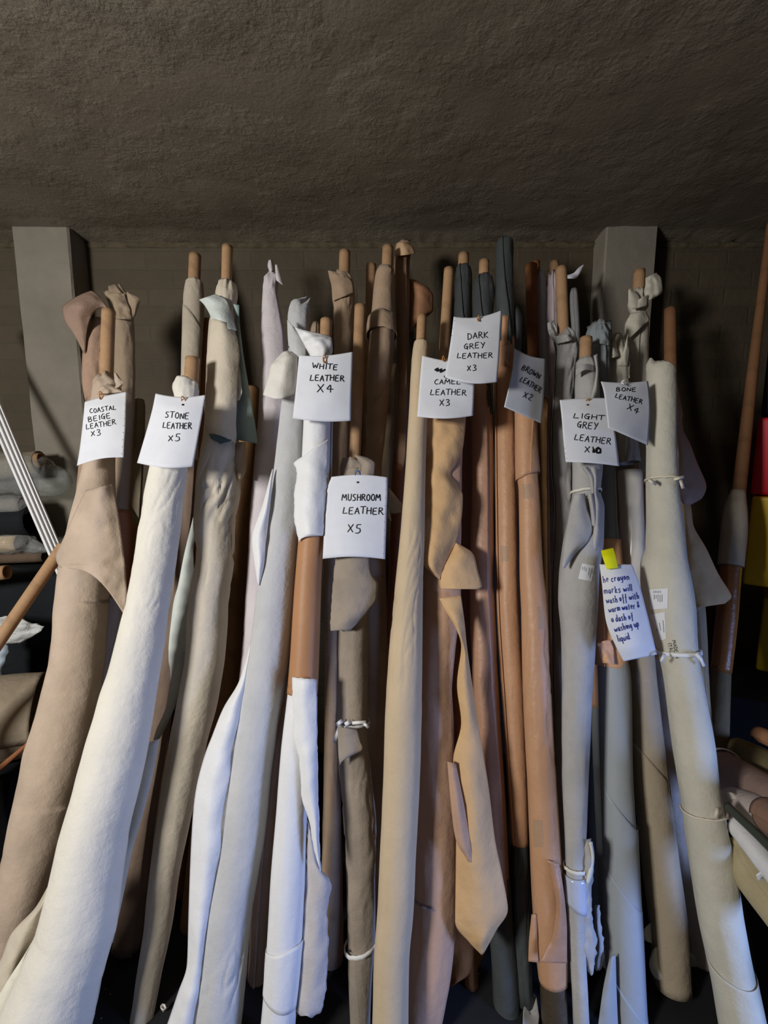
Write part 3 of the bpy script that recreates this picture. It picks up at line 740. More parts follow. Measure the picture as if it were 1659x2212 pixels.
TAN = hide_mat('tan_paper_backed_hide', (191, 171, 141), rough=.6, spec=.3, var=.05, grain=.15, big=.25)
r = Roll('smooth tan roll in front, left of the CAMEL tag', 0,
  [(734,902,920),(742,893,926),(787,888,925),(896,882,922),(1022,874,918),(1150,864,916),(1276,851,912),(1406,839,911),(1543,830,909),(1703,825,904),(1840,819,897),(1955,814,892),(2070,806,882),(2212,802,880)],
  TAN, seam=(75, 80, 1), wr=.007, crumple=.08, folds=(.06,1150,1480), lift=.003, nseg=96)
r.tube([(683,901,922),(800,896,916)])

CAMEL = hide_mat('camel_suede', (200, 163, 118), sheen=.1, var=.16, grain=.5)
CAMEL_S = hide_mat('camel_smooth', (198, 163, 120), rough=.6, var=.06, grain=.2)
PINKTAN = hide_mat('pinkish_tan_hide', (182, 147, 122), sheen=.1, var=.08)
r = Roll('camel roll with loose orange suede rumpled under the CAMEL tag', .95,
  [(785,935,982),(850,922,1000),(900,915,1003),(1100,915,1000),(1290,912,998),(1400,905,986),(1497,900,978),(1635,897,982),(1749,893,986),(1932,888,985),(2047,880,980),(2138,868,966),(2212,860,952)],
  PINKTAN, seam=(50, 70, 1), wr=.02, nseg=64)
r.tube([(582,959,981),(830,943,966)])
r.flap([(904,860,1006,862,.055,.03),(904,900,1006,900),(908,950,1003,945),(910,986,999,972),(914,1008,985,1003),(915,1023,974,1024),(914,1038,988,1046),(917,1059,1000,1072),(907,1100,998,1112),(904,1130,994,1135),(903,1167,984,1175),(906,1195,970,1204),(913,1218,958,1224),(935,1242,950,1252,.055,.005)], CAMEL, n=.85, name='rumpled_suede', nz=.014, freq=11, ncol=30)
r.flap([(983,1171,990,1174,.05,.004),(968,1200,1022,1196,.05,.02),(955,1228,1033,1236),(946,1258,1041,1266),(950,1272,1034,1273)], CAMEL_S, n=.85, name='curled_hem', nz=.006)
r = Roll('purplish brown paper-wrapped roll topped with dark grey leather and partly behind the camel hides', 2.6,
  [(800,982,1021),(1000,985,1021),(1170,986,1019),(1430,976,1016),(1700,962,1006),(2005,958,1040),(2100,960,1035)],
  hide_mat('purple_brown_wrap',(156,116,100),rough=.5,var=.06), wr=.008, seam=(30,30,1), part='paper_wrap')
DKGREY = hide_mat('dark_grey_leather', (66, 70, 70), rough=.5, spec=.35, var=.10, grain=.2, big=.3)
r.more([(573,991,1012),(580,984,1018),(600,982,1021),(690,980,1021),(760,979,1021),(850,980,1020)], DKGREY, name='dark_hide', seam=(-30, 40, 1), wr=.02, folds=.08, lift=.005)
r.tube([(550,990,1013),(640,988,1011)])
r = Roll('camel hide sheet hanging in a kite shape with its point low at right', 1.8,
  [(1290,965,990),(1500,977,1002),(1700,990,1015),(1900,998,1024),(2040,1002,1030),(2130,1004,1034)], hide_mat('dark_camel_hide',(140,96,56)), wr=.02)
r.flap([(949,1293,996,1286,.06,.008),(965,1325,1004,1348,.06,.02),(978,1346,1008,1390),(996,1397,1013,1429),(987,1479,1022,1490),(996,1561,1031,1550),(979,1639,1046,1640),(978,1700,1056,1703,.06,.03),(985,1795,1070,1817),(984,1900,1085,1890),(983,1990,1097,1964),(1012,2034,1072,2010),(1040,2063,1045,2060,.06,.004)], CAMEL_S, n=.75, name='kite_shaped_hide', nz=.007, ncol=26)
r.flap([(966,1645,985,1650,.075,.006),(974,1740,1005,1752,.085,.012),(984,1812,1017,1828),(1011,1861,1021,1864,.085,.003)], PINKTAN, n=.7, name='pink_fold')
r.flap([(956,1985,1044,2010,.0,.02),(960,2060,1056,2032),(964,2110,1030,2096),(968,2135,1000,2116)], hide_mat('burnt_camel_hide',(134,88,48)), n=1.75, name='trailing_hide')

def tape_bits(roll, quads):
    for q in quads:
        g = patch_geo(q, roll.last.bvh() if getattr(roll, 'last', None) else roll.main.bvh(), n=6, off=.0018)
        mesh_obj('clear_tape', g.V, g.F, TAPE, roll.root)
r = Roll('twisted dark grey leather roll under the DARK GREY tag in purplish brown paper', 1.42,
  [(770,1017,1066),(842,1017,1066),(1023,1019,1067),(1276,1014,1068),(1290,1014,1069),(1520,1022,1081),(1703,1036,1093),(1918,1048,1103)],
  KRAFT_DK, seam=(20, 40, 1), wr=.008, floor=False, folds=(.06,1400,1560), part='paper_wrap', jagb=.004)
pm = r.main
r.more([(594,1034,1057),(602,1027,1065),(625,1022,1069),(690,1021,1067),(800,1020,1065),(900,1021,1066)], DKGREY, name='dark_hide', seam=(-40, 60, 1), wr=.03, folds=.12, crumple=.1, lift=.005)
r.more([(1890,1050,1103),(2000,1055,1112),(2100,1062,1122),(2212,1066,1130)], DKGREY, name='dark_hide', floor=True, wr=.012, grow=-.002)
r.tube([(565,1035,1057),(680,1032,1055)])
r.last = pm
r = Roll('paper-wrapped dark grey roll rising highest, bent at the ceiling beside the DARK GREY tag', 1.3,
  [(725,1081,1111),(742,1074,1113),(842,1069,1113),(1059,1070,1117),(1276,1072,1121),(1520,1085,1134),(1703,1097,1140),(1822,1105,1142)],
  KRAFT, seam=(-60, -40, 1), wr=.008, floor=False, folds=.02, part='paper_wrap', jag=.03)
pm = r.main
r.more([(518,1080,1103),(524,1072,1110),(619,1070,1110),(660,1071,1112),(720,1076,1112),(850,1076,1110)], DKGREY, name='dark_hide', seam=(-20, 60, 1), wr=.014, lift=.004, crumple=.08)
r.more([(1800,1106,1140),(1900,1108,1144),(2000,1110,1146),(2095,1114,1150)], DKGREY, name='dark_hide', floor=True, wr=.03, folds=.15, grow=-.001)
r.flap([(1085,681,1099,681,.035,.005),(1083,735,1096,733),(1083,788,1093,792)], KRAFT, name='torn_paper')
r.flap([(1084,746,1111,742,.04,.008),(1086,772,1109,772),(1096,790,1106,794)], KRAFT_DK, name='torn_paper')
r.flap([(1108,650,1112,650,.0,.003),(1109,700,1128,690,.0,.01),(1108,765,1125,776)], DKGREY, name='loose_corner')
r.last = pm
tape_bits(r, [[(1080,1178),(1098,1180),(1098,1212),(1080,1214)]])
r = Roll('front kraft-paper roll below the BROWN tag with a torn paper cuff and taped folds', .75,
  [(868,1119,1150),(885,1114,1155),(1030,1117,1160),(1059,1120,1163),(1240,1122,1172),(1290,1124,1178),(1520,1130,1189),(1703,1139,1200),(1886,1146,1212),(2046,1155,1222),(2119,1163,1222)],
  KRAFT, seam=(75, 75, 1), wr=.007, floor=False, folds=(.06,1330,1650), part='paper_wrap', lift=.006)
pm = r.main
r.more([(880,1114,1156),(960,1114,1158),(1030,1115,1163)], KRAFT, name='torn_cuff', grow=.005, jagb=.006, tilt=(0,-.012,.2), seam=(40,10,-1), lift=.008)
BRN_LEATHER = hide_mat('dark_brown_leather', (70, 60, 46), rough=.38, spec=.5, var=.12, grain=.2, big=.35)
r.more([(2085,1163,1221),(2150,1165,1227),(2212,1167,1233)], BRN_LEATHER, name='brown_hide', floor=True, wr=.02, folds=(.16,2125,2300), grow=-.0045)
r.flap([(1181,1858,1208,1866,.05,.006),(1193,1905,1215,1906,.05,.01),(1201,1955,1221,1952),(1194,2014,1225,2010),(1180,2050,1225,2050),(1163,2079,1225,2081)], KRAFT_DK, n=.75, name='paper_edge')
r.flap([(1148,1975,1160,1975,.02,.006),(1142,2040,1162,2040),(1141,2077,1164,2080)], KRAFT, n=.75, name='paper_edge')
r.last = pm
tape_bits(r, [[(1127,1045),(1150,1045),(1152,1075),(1130,1078)], [(1160,1310),(1170,1310),(1172,1360),(1162,1360)], [(1150,1770),(1172,1772),(1174,1830),(1152,1830)]])
r = Roll('plain tan-brown roll standing just right of the BROWN tag', 2.8,
  [(862,1161,1184),(880,1156,1188),(1000,1153,1187),(1280,1152,1190),(1500,1156,1198),(1900,1160,1214)], hide_mat('tan_brown_hide',(150,114,76)), wr=.01, seam=(40,40,1))
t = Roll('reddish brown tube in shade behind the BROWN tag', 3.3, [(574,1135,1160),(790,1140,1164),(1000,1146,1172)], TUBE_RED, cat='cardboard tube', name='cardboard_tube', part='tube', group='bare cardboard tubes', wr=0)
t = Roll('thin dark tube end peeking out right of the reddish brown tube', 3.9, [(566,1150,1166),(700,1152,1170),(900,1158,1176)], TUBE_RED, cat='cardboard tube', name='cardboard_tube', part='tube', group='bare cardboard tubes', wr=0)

LGREY = hide_mat('light_grey_suede', (166, 164, 161), sheen=.12, var=.12, grain=.5)
PALE = hide_mat('pale_blue_white_hide', (204, 204, 212), var=.07)
MAUVE = hide_mat('mauve_white_hide', (190, 174, 176), var=.10)
r = Roll('narrow blue-white hide roll right of the reddish brown tube', 3.5, [(590,1164,1178),(600,1161,1182),(780,1166,1187),(1000,1172,1194)], PALE, wr=.04, jag=.03, crumple=.3, seam=(-20,20,1))
r = Roll('crumpled mauve-white hide roll between the blue-white roll and bare tube', 3.1, [(596,1184,1202),(620,1181,1205),(720,1182,1206),(900,1190,1214),(1100,1196,1222)], MAUVE, wr=.06, folds=.15, jag=.03, crumple=.3, seam=(10,30,1))
r.tube([(568,1186,1207),(660,1187,1208)], dn=.2)
r.flap([(1196,588,1200,598,.0,.004),(1222,594,1226,602),(1238,590,1242,602),(1250,578,1254,588),(1260,571,1262,574)], PALE, n=3, name='wispy_end', nz=.01)
r = Roll('slim mid-grey roll in shade right of the bare tube above the LIGHT GREY tag', 3.6, [(625,1233,1247),(640,1231,1249),(735,1236,1254),(1000,1240,1265)], hide_mat('mid_grey_hide',(140,140,140)), wr=.02, seam=(-10,0,1))
r = Roll('rear light grey suede roll left of the LIGHT GREY tag with crumpled collar', 1.9,
  [(722,1201,1232),(734,1196,1246),(752,1200,1251),(805,1198,1243),(870,1196,1240),(950,1191,1236),(1023,1192,1238),(1077,1199,1240),(1167,1196,1240),(1290,1192,1235),(1520,1194,1240),(1800,1200,1250)],
  LGREY, seam=(-70, -60, 1), wr=.035, folds=(.14,700,1180), crumple=.2, jag=.02, lift=.006)
r.tube([(580,1200,1224),(790,1208,1232)])
r.flap([(1182,698,1195,690,.02,.012),(1184,715,1203,708),(1190,730,1206,726),(1204,745,1222,734)], name='crumpled_collar', nz=.016, freq=30)
r.flap([(1200,726,1232,722,.05,.015),(1204,742,1240,734)], name='crumpled_collar', nz=.014, freq=30)
U_ = r = Roll('front light grey suede roll under the LIGHT GREY tag tied and bunched with folds', .5,
  [(774,1252,1279),(782,1246,1284),(800,1243,1290),(862,1242,1292),(1005,1237,1297),(1062,1237,1293),(1095,1233,1300),(1167,1218,1298),(1240,1209,1288),(1291,1206,1286),(1383,1213,1281),(1520,1214,1274),(1657,1214,1269),(1794,1219,1264),(1870,1222,1261),(1886,1222,1262),(1950,1224,1262),(2010,1228,1262),(2080,1232,1265)],
  LGREY, seam=(100, 70, 1), wr=.02, crumple=.1, floor=True)
r.tube([(731,1253,1279),(830,1250,1276)])
r.flap([(1282,768,1291,764,.05,.006),(1287,800,1294,802),(1283,830,1293,836),(1276,858,1286,860)], name='curled_edge')
r.flap([(1243,798,1284,790,.045,.02,-8),(1243,812,1284,802,.045,.02,-8)], name='turned_collar', nz=.003)
r.flap([(1240,1068,1264,1066,.06,.012),(1234,1090,1268,1096),(1229,1115,1275,1118),(1225,1140,1280,1140),(1221,1168,1273,1165),(1217,1197,1246,1193),(1214,1224,1220,1228,.06,.003)], name='fold', n=.5, nz=.005)
for rows in ([(1256,1010,1270,1008,.06,.01),(1272,1035,1284,1032),(1276,1062,1286,1063),(1268,1075,1282,1078)], [(1274,1010,1290,1008,.06,.01),(1282,1036,1292,1035),(1282,1062,1291,1063),(1284,1090,1298,1090),(1282,1140,1298,1140),(1278,1190,1290,1190,.05,.004)], [(1270,1066,1280,1066,.065,.01),(1276,1100,1286,1104),(1280,1135,1288,1140,.06,.004)]):
    r.flap(rows, name='fold', n=.5, nz=.004)
r.band(1064, hide_mat('pale_tie',(225,215,200)), tilt=-.1)
r.band(1872, hide_mat('pale_tie',(225,215,200)), wdt=.009)
g = patch_geo([(1257,1217),(1285,1222),(1278,1256),(1249,1250)], U_.main.bvh()); st = mesh_obj('sticker', g.V, g.F, PAPER, U_.root)
V, F = strokes_geo([[(1258+dx-dy*.16, 1221+dy+dx*.16), (1258+dx-(dy+l)*.16, 1221+dy+l+dx*.16)] for dx, dy, l in ((1,3,7),(5,2,9),(9,4,8),(16,3,16),(20,4,20),(23,3,12))], g.bvh(), .8)
mesh_obj('small_print', V, F, GREY_INK, U_.root)
r.flap([(1262,1816,1276,1812,.03,.008),(1262,1870,1283,1860,.03,.012),(1260,1925,1278,1935),(1250,1990,1280,1985),(1258,2050,1288,2030),(1270,2095,1284,2090),(1278,2108,1281,2107,.03,.002)], LGREY, n=.7, name='frayed_scrap', nz=.016, freq=18, jag=5)
r.flap([(1284,1955,1294,1955,.0,.008),(1284,2010,1300,2010),(1288,2050,1305,2046),(1283,2078,1300,2094),(1288,2098,1294,2098,.0,.002)], LGREY, n=.8, name='frayed_scrap', nz=.014, freq=18, jag=5)
r.flap([(1272,1820,1280,1818,.03,.004),(1277,1850,1284,1852),(1270,1885,1279,1890),(1266,1905,1272,1910,.03,.002)], hide_mat('pale_tie',(225,215,200)), n=.5, name='tie_end')
r.more([(1888,1221,1262),(1920,1222,1264),(1955,1224,1265)], plain_mat('grey_plastic_film',(170,178,196),rough=.22,spec=.6), name='plastic_film', grow=.003, wr=.03, tilt=(0,.012,.3))

SLATE = hide_mat('slate_leather', (128, 134, 136), rough=.6, var=.05, grain=.15, big=.2)
BLUEGREY = hide_mat('blue_grey_leather', (150, 155, 158), rough=.55, spec=.35, var=.03, grain=.1, big=.15)
V_ = r = Roll('slate grey roll in orange paper behind the blue handwritten washing note', 1.1,
  [(700,1272,1314),(720,1268,1321),(745,1278,1318),(820,1282,1317),(940,1290,1324),(1005,1295,1329),(1167,1300,1336),(1250,1296,1342)],
  SLATE, floor=False, wr=.014, crumple=.3, folds=.05, seam=(30,40,1))
r.more([(1165,1300,1338),(1300,1293,1348),(1438,1288,1353)], ORANGE_PAPER, name='paper_wrap', grow=.003, wr=.006, seam=(-30,-20,1), lift=.004)
r.more([(1425,1290,1353),(1442,1293,1357),(1480,1295,1360),(1657,1299,1363),(1840,1306,1374),(2023,1313,1384),(2206,1317,1393)], BLUEGREY, name='grey_hide', floor=True, wr=.004)
for yy, gg in ((1735,.0014),(1905,.0028),(2130,.0042)):
    r.more([(y_, 1293+(y_-1442)*.032, 1357+(y_-1442)*.0475) for y_ in (yy, (yy+2206)/2, 2206)], BLUEGREY, name='outer_turn', floor=True, solid=.0008, wr=.004, grow=gg*.7, tilt=(.055,0,0))
r.flap([(1290,700,1312,697,.03,.02),(1286,722,1320,722),(1292,742,1318,746)], SLATE, name='crumpled_top', nz=.014, freq=30)
r.flap([(1316,2070,1330,2062,.04,.008),(1302,2140,1332,2140),(1290,2230,1336,2230)], BLUEGREY, n=1.0, name='trailing_hide')
r.flap([(1290,1390,1318,1380,.055,.012),(1296,1420,1326,1405),(1300,1432,1328,1436)], ORANGE_PAPER, n=1.1, name='crumpled_paper', nz=.012, freq=26)
r = Roll('second grey roll in orange paper standing left behind the washing note roll', 2.1,
  [(1100,1282,1310),(1300,1279,1306),(1527,1275,1302)], ORANGE_PAPER, floor=False, wr=.004, part='paper_wrap')
r.more([(1515,1276,1302),(1700,1284,1312),(1886,1292,1320)], BLUEGREY, floor=True, name='grey_hide', wr=.006)
r = Roll('thin roll, tinted blue-lit, in the gap between the light grey and washing note rolls', 3.2,
  [(1300,1260,1286),(1550,1266,1292),(1840,1270,1296)], hide_mat('blue_lit_grey_hide',(150,166,196)), wr=.008)  # blue daylight on this roll is put into its colour

BONE = hide_mat('bone_suede', (190, 186, 170), sheen=.1, var=.08, grain=.4)
BONE2 = hide_mat('bone_nubuck', (194, 188, 172), sheen=.1, var=.07)
BONE_SHADED = hide_mat('shaded_bone_hide', (158, 144, 122), var=.08)  # lower bone hide, the shadow on it painted in as a darker tone
r = Roll('bone roll with a crumpled knot top left of the BONE tag, plastic-wrapped lower down', 1.6,
  [(1235,1351,1392),(1290,1352,1399),(1474,1354,1414),(1657,1368,1436),(1840,1388,1459),(2023,1409,1482),(2105,1416,1486)],
  BONE_SHADED, seam=(80, 75, 1), wr=.008, lift=.003)
r.more([(1640,1366,1434),(1840,1388,1459),(2023,1409,1482),(2100,1416,1486)], name='outer_turn', floor=True, solid=.0008, grow=.0012, tilt=(.06,0,-.3), wr=.006)
r.more([(722,1327,1341),(735,1317,1347),(760,1314,1351),(790,1314,1357),(824,1316,1357),(900,1329,1368),(1000,1338,1380)], BONE2, name='upper_hide', grow=.002, wr=.04, folds=.2, crumple=.3)
r.more([(1018,1339,1382),(1120,1344,1386),(1203,1348,1390),(1290,1350,1402)], plain_mat('milky_plastic_wrap',(196,190,178),rough=.18,spec=.6), name='plastic_wrap', grow=.004, wr=.02, folds=.03)
r.flap([(1328,722,1342,722,.04,.012),(1318,745,1330,742),(1316,775,1336,770)], BONE2, name='knot', nz=.012, freq=26)
r.flap([(1352,735,1358,722,.04,.006),(1346,760,1359,752),(1334,790,1356,790)], BONE2, name='knot', nz=.010, freq=26)
r.flap([(1384,2012,1406,1994,.0,.01),(1382,2020,1408,2020),(1392,2032,1409,2038)], BONE, n=1.6, name='loose_corner')
r.flap([(1410,2050,1420,2046,.0,.006),(1402,2082,1424,2090),(1414,2112,1470,2122),(1440,2124,1482,2108)], BONE, n=1.45, name='loose_corner')
r = Roll('tall bone roll with a twisted top right of the BONE tag', 2.45,
  [(628,1367,1394),(645,1361,1398),(660,1357,1400),(676,1363,1392),(700,1352,1401),(740,1351,1400),(787,1356,1400),(880,1362,1402),(968,1368,1404),(1055,1374,1408),(1100,1377,1410)],
  BONE2, floor=False, wr=.02, crumple=.15, folds=.08, seam=(30,-30,1), lift=.006)
r.tube([(586,1369,1393),(720,1365,1389)])
r.more([(1050,1375,1408),(1210,1381,1420),(1330,1386,1436),(1420,1398,1455)], hide_mat('brown_wrapping_paper',(168,122,84),rough=.5,spec=.35,var=.04,grain=.05,big=.15), name='paper_wrap', wr=.004)
r.more([(1400,1397,1456),(1450,1404,1466),(1680,1415,1482),(1840,1440,1506),(1977,1466,1534),(2075,1484,1546)], hide_mat('lilac_beige_hide',(186,172,158)), floor=True, name='lower_hide', wr=.01, seam=(-40,-30,-1), lift=.005)
r.flap([(1394,600,1418,589,.03,.015),(1394,614,1429,601),(1391,630,1432,628),(1397,648,1412,646)], BONE2, name='twisted_top', nz=.010, freq=22)
r.flap([(1357,626,1363,622,.05,.006),(1357,648,1380,640),(1362,666,1386,664)], BONE2, name='twisted_top', nz=.006)
r.flap([(1376,648,1400,636,.05,.01),(1366,668,1398,660)], BONE2, name='twisted_top', nz=.006)
r.flap([(1362,676,1396,672,.05,.014),(1352,705,1403,690),(1354,735,1394,700)], BONE2, name='twisted_top', nz=.01)
r.flap([(1455,2056,1472,2050,.0,.01),(1466,2100,1538,2068),(1474,2130,1548,2110),(1490,2180,1552,2160),(1508,2230,1556,2230)], hide_mat('grey_bone_flesh_side',(186,184,172)), n=2.3, name='trailing_hide', nz=.01, jag=4)
AB = r = Roll('big front bone roll with white stickers and MADE IN ITALY stamp', 0,
  [(784,1406,1446),(792,1402,1457),(805,1401,1458),(950,1401,1459),(1040,1401,1462),(1131,1402,1473),(1185,1402,1478),(1205,1397,1480),(1222,1393,1482),(1250,1393,1488),(1314,1400,1498),(1406,1427,1505),(1452,1438,1512),(1589,1457,1537),(1726,1477,1555),(1863,1496,1583),(2000,1518,1605),(2138,1546,1633),(2212,1558,1648)],
  BONE, seam=(-75, -110, -1), wr=.01, jag=.02, tilt=(.012,0,0), lift=.004, nseg=72)
r.more([(2085,1535,1622),(2138,1546,1633),(2212,1558,1648)], name='outer_turn', floor=True, solid=.0008, grow=.001, tilt=(.022,0,.6), wr=.010)
r.band(1037, hide_mat('bone_tie',(214,206,186)), wdt=.007, knot=[(1400,1036,1418,1046,8),(1455,1036,1478,1030,7),(1470,1036,1476,1056,8)])
r.band(1412, wdt=.011, tilt=.06, knot=[(1436,1412,1428,1430,7),(1504,1410,1516,1428,9),(1510,1412,1521,1440,7)])
r.band(1748, hide_mat('pinkish_tie',(222,206,190)), wdt=.005, knot=[(1546,1770,1552,1744,10)])
g1 = patch_geo([(1402,1274),(1443,1271),(1442,1314),(1405,1317)], AB.main.bvh()); mesh_obj('sticker', g1.V, g1.F, PAPER, AB.root)
g2 = patch_geo([(1405,1328),(1436,1322),(1439,1380),(1426,1384)], AB.main.bvh()); mesh_obj('sticker', g2.V, g2.F, PAPER, AB.root)
P_ = [[(1412+i*3.6, 1276), (1412+i*3.6, 1281)] for i in range(5)] + [[(1413+i*4.2, 1284+(i % 2)), (1413+i*4.2, 1284+l)] for i, l in enumerate((11,9,15,17,16))]
V, F = strokes_geo(P_, g1.bvh(), 1.2); mesh_obj('small_print', V, F, GREY_INK, AB.root)
P_ = [[(1416,1358),(1419,1374)],[(1424,1345),(1427,1362)],[(1432,1340),(1434,1366)],[(1418,1358),(1421,1374)]]
V, F = strokes_geo(P_, g2.bvh(), 1.1); mesh_obj('small_print', V, F, GREY_INK, AB.root)
V, F = strokes_geo(write('MADE IN', 1452, 1384, 1460, 1424, 8) + write('ITALY', 1442, 1390, 1449, 1420, 8), AB.main.bvh(), 1.5)
mesh_obj('stamp', V, F, plain_mat('grey_stamp_ink',(90,90,80),k=1), AB.root)
r = Roll('beige roll with draped lilac and tan hides hanging out right of the big bone roll', 2.3,
  [(822,1434,1456),(830,1432,1458),(900,1440,1472),(1100,1460,1490),(1315,1480,1522),(1500,1500,1532),(1590,1512,1541),(1750,1530,1565)], hide_mat('khaki_hide',(150,136,110)), wr=.012, seam=(30,20,1))
r.tube([(668,1436,1459),(900,1436,1462)], CARD_SHADOWED)
r.flap([(1452,812,1458,806,.02,.003),(1454,860,1468,856,.02,.01),(1456,896,1475,896),(1456,915,1472,912),(1458,935,1476,930),(1460,962,1490,956,.02,.02),(1460,1000,1505,997),(1462,1040,1526,1050),(1464,1062,1518,1074),(1474,1088,1490,1092,.02,.006)], hide_mat('lilac_beige_drape',(190,168,155)), n=1.7, name='draped_hide', nz=.010, freq=16)
r.flap([(1460,1066,1472,1068,.0,.006),(1468,1100,1493,1095,.0,.02),(1474,1131,1497,1131),(1480,1185,1526,1185),(1488,1240,1552,1240),(1496,1290,1580,1288),(1506,1313,1566,1304)], hide_mat('tan_triangular_hide',(200,172,130)), n=1.8, name='draped_hide', nz=.008)
r.flap([(1500,1300,1514,1306,-.02,.004),(1503,1325,1520,1308)], hide_mat('khaki_hide',(150,136,110)), n=1.8, name='draped_hide')

# the rolls and tubes at the right, apart from the row
r = Roll('long tube leaning alone at the right with a pale sleeve, brown paper and olive hide', 3.2,
  [(480,1658,1676),(570,1646,1663),(1062,1584,1609),(1100,1580,1605)], CARD_SHADOWED, floor=False, wr=0, part='cardboard_core')
r.more([(1060,1582,1608),(1090,1571,1609),(1130,1564,1610),(1222,1555,1602)], hide_mat('pale_grey_sleeve',(176,166,148)), name='pale_sleeve', wr=.012)
r.more([(1216,1561,1599),(1330,1550,1590),(1450,1538,1577)], hide_mat('glossy_brown_paper',(150,96,50),rough=.3,spec=.5), name='paper_wrap', wr=.006)
r.more([(1440,1539,1576),(1520,1532,1573),(1620,1522,1570)], hide_mat('olive_hide',(110,96,70)), name='lower_hide', floor=True, wr=.01)
g = patch_geo([(1558,1334),(1564,1332),(1563,1356),(1557,1358)], roll_geo([(1216,1561,1599),(1330,1550,1590),(1450,1538,1577)], r.L, floor=False, wr=.006).bvh(), n=4, off=.003)
mesh_obj('clear_tape', g.V, g.F, TAPE, r.root)

# ------------------------------------------------------------------ handwritten paper tags
G_TAG = 'handwritten paper tags hanging on the rolls'
TWINE = plain_mat('brown_twine', (176, 120, 60)); BLUE_TWINE = plain_mat('blue_twine', (48, 92, 160)); WHITE_TWINE = plain_mat('white_twine', (230, 230, 228))
def paper_tag(label, L, rows, lines, tie, dots=None, ink=INK, width=2.0, lower=False, twine=TWINE, blobs=(), bulge_nz=.0025, name='paper_tag', slant=.05):
    g = sheet_geo(rows, L, ncol=24, sub=10, nz=bulge_nz, seed=nseed(), freq=9)
    c = sum(g.V, Vector()) / len(g.V)
    root = thing(name, label, 'paper tag', c, G_TAG)
    mesh_obj('paper', g.V, g.F, PAPER, root, solid=.0005)
    pl = []
    for (t, x0, y0, x1, y1, h) in lines: pl += write(t, x0, y0, x1, y1, h, lower=lower, slant=slant)
    V, F = strokes_geo(pl, g.bvh(), width * .88)
    mesh_obj('handwriting', V, F, ink, root)
    if blobs:
        V, F = strokes_geo(blobs, g.bvh(), 4.0, off=.0014); mesh_obj('scribble', V, F, ink, root)
    if dots:
        (x0, y0, x1, y1, n) = dots
        V, F = strokes_geo([[(x0+(x1-x0)*i/(n-1), y0+(y1-y0)*i/(n-1)), (x0+(x1-x0)*i/(n-1)+1.2, y0+(y1-y0)*i/(n-1)+.6)] for i in range(n)], g.bvh(), 1.3)
        mesh_obj('perforation_dots', V, F, GREY_INK, root)
    if tie:
        (tx, ty, th) = tie    # a loop of twine through the hole
        a, b = L
        p0, t = on_plane(tx, ty, (a - rows[0][4] - .012, b - rows[0][4] - .012))
        V, F = [], []; n, k = 28, 6; R = th * t / FPX / 2
        for i in range(n):
            al = 2 * math.pi * i / n
            cc = p0 + Vector((R * .45 * math.sin(al), -.004 * math.cos(al * 2), R * math.cos(al)))
            for j in range(k):
                be = 2 * math.pi * j / k
                rad = Vector((math.sin(al), 0, math.cos(al)))
                V.append(cc + (rad * math.cos(be) + Vector((0, 1, 0)) * math.sin(be)) * .0016)
        for i in range(n):
            for j in range(k):
                F.append((i*k+j, i*k+(j+1) % k, ((i+1) % n)*k+(j+1) % k, ((i+1) % n)*k+j))
        mesh_obj('twist_tie', V, F, twine, root)
        hole = [[(tx - 2.5, ty + th*.45), (tx + 2.5, ty + th*.45)]]
        V, F = strokes_geo(hole, g.bvh(), 3.5); mesh_obj('punched_hole', V, F, INK, root) if V else None
    return root, g
paper_tag('white paper tag reading COASTAL BEIGE LEATHER x3', lean(1),
  [(183,868,273,846,.085,.006,-2),(181,890,272,880,.095,.012),(177,930,271,920),(172,970,268,962),(166,1006,267,988,.10,.014,-6)],
  [('COASTAL',194,893,252,884,10),('BEIGE',191,912,241,902,11),('LEATHER',186,928,252,916,11),('x3',196,943,221,940,13)],
  (217,854,16), (271,858,262,980,9), width=1.7)
paper_tag('white paper tag reading STONE LEATHER x5', lean(0),
  [(336,850,444,853,.10,.006,6),(330,880,439,885,.105,.012),(318,925,431,930),(296,1000,417,1008,.11,.02)],
  [('STONE',356,902,409,906,13),('LEATHER',351,925,415,926,13),('x5',362,952,392,953,15)],
  (395,866,18), (440,865,418,990,9), width=1.9)
paper_tag('white paper tag reading WHITE LEATHER x4', lean(.2),
  [(646,768,762,760,.115,.01,4),(643,800,761,800,.105,.014),(638,850,759,850),(632,904,758,909,.09,.012)],
  [('WHITE',674,796,731,799,12),('LEATHER',669,822,745,824,13),('X4',684,848,723,849,17)],
  (701,776,15), (638,852,633,896,4), width=2.2)
paper_tag('white paper tag reading MUSHROOM LEATHER x5', lean(.9),
  [(716,1030,837,1031,.105,.012,-5),(706,1060,837,1060),(702,1110,835,1110),(697,1207,832,1208,.11,.02)],
  [('MUSHROOM',738,1081,824,1081,15),('LEATHER',740,1110,830,1111,15),('X5',750,1150,783,1151,18)],
  (773,1030,26), (833,1040,828,1196,10), twine=BLUE_TWINE, width=2.2)
paper_tag('white paper tag reading CAMEL LEATHER x3 below a scribble', lean(.6),
  [(912,768,1026,782,.115,.008,5),(909,800,1025,805),(905,850,1024,852),(901,900,1022,898,.118,.014)],
  [('CAMEL',938,830,997,830,11),('LEATHER',929,853,1009,854,12),('X3',949,876,975,875,14)],
  (958,775,10), (1021,850,1020,890,4), width=1.9,
  blobs=[[(939,800),(946,795),(944,802),(954,797),(951,804),(962,798)],[(959,814),(965,812),(971,815),(962,816)]])
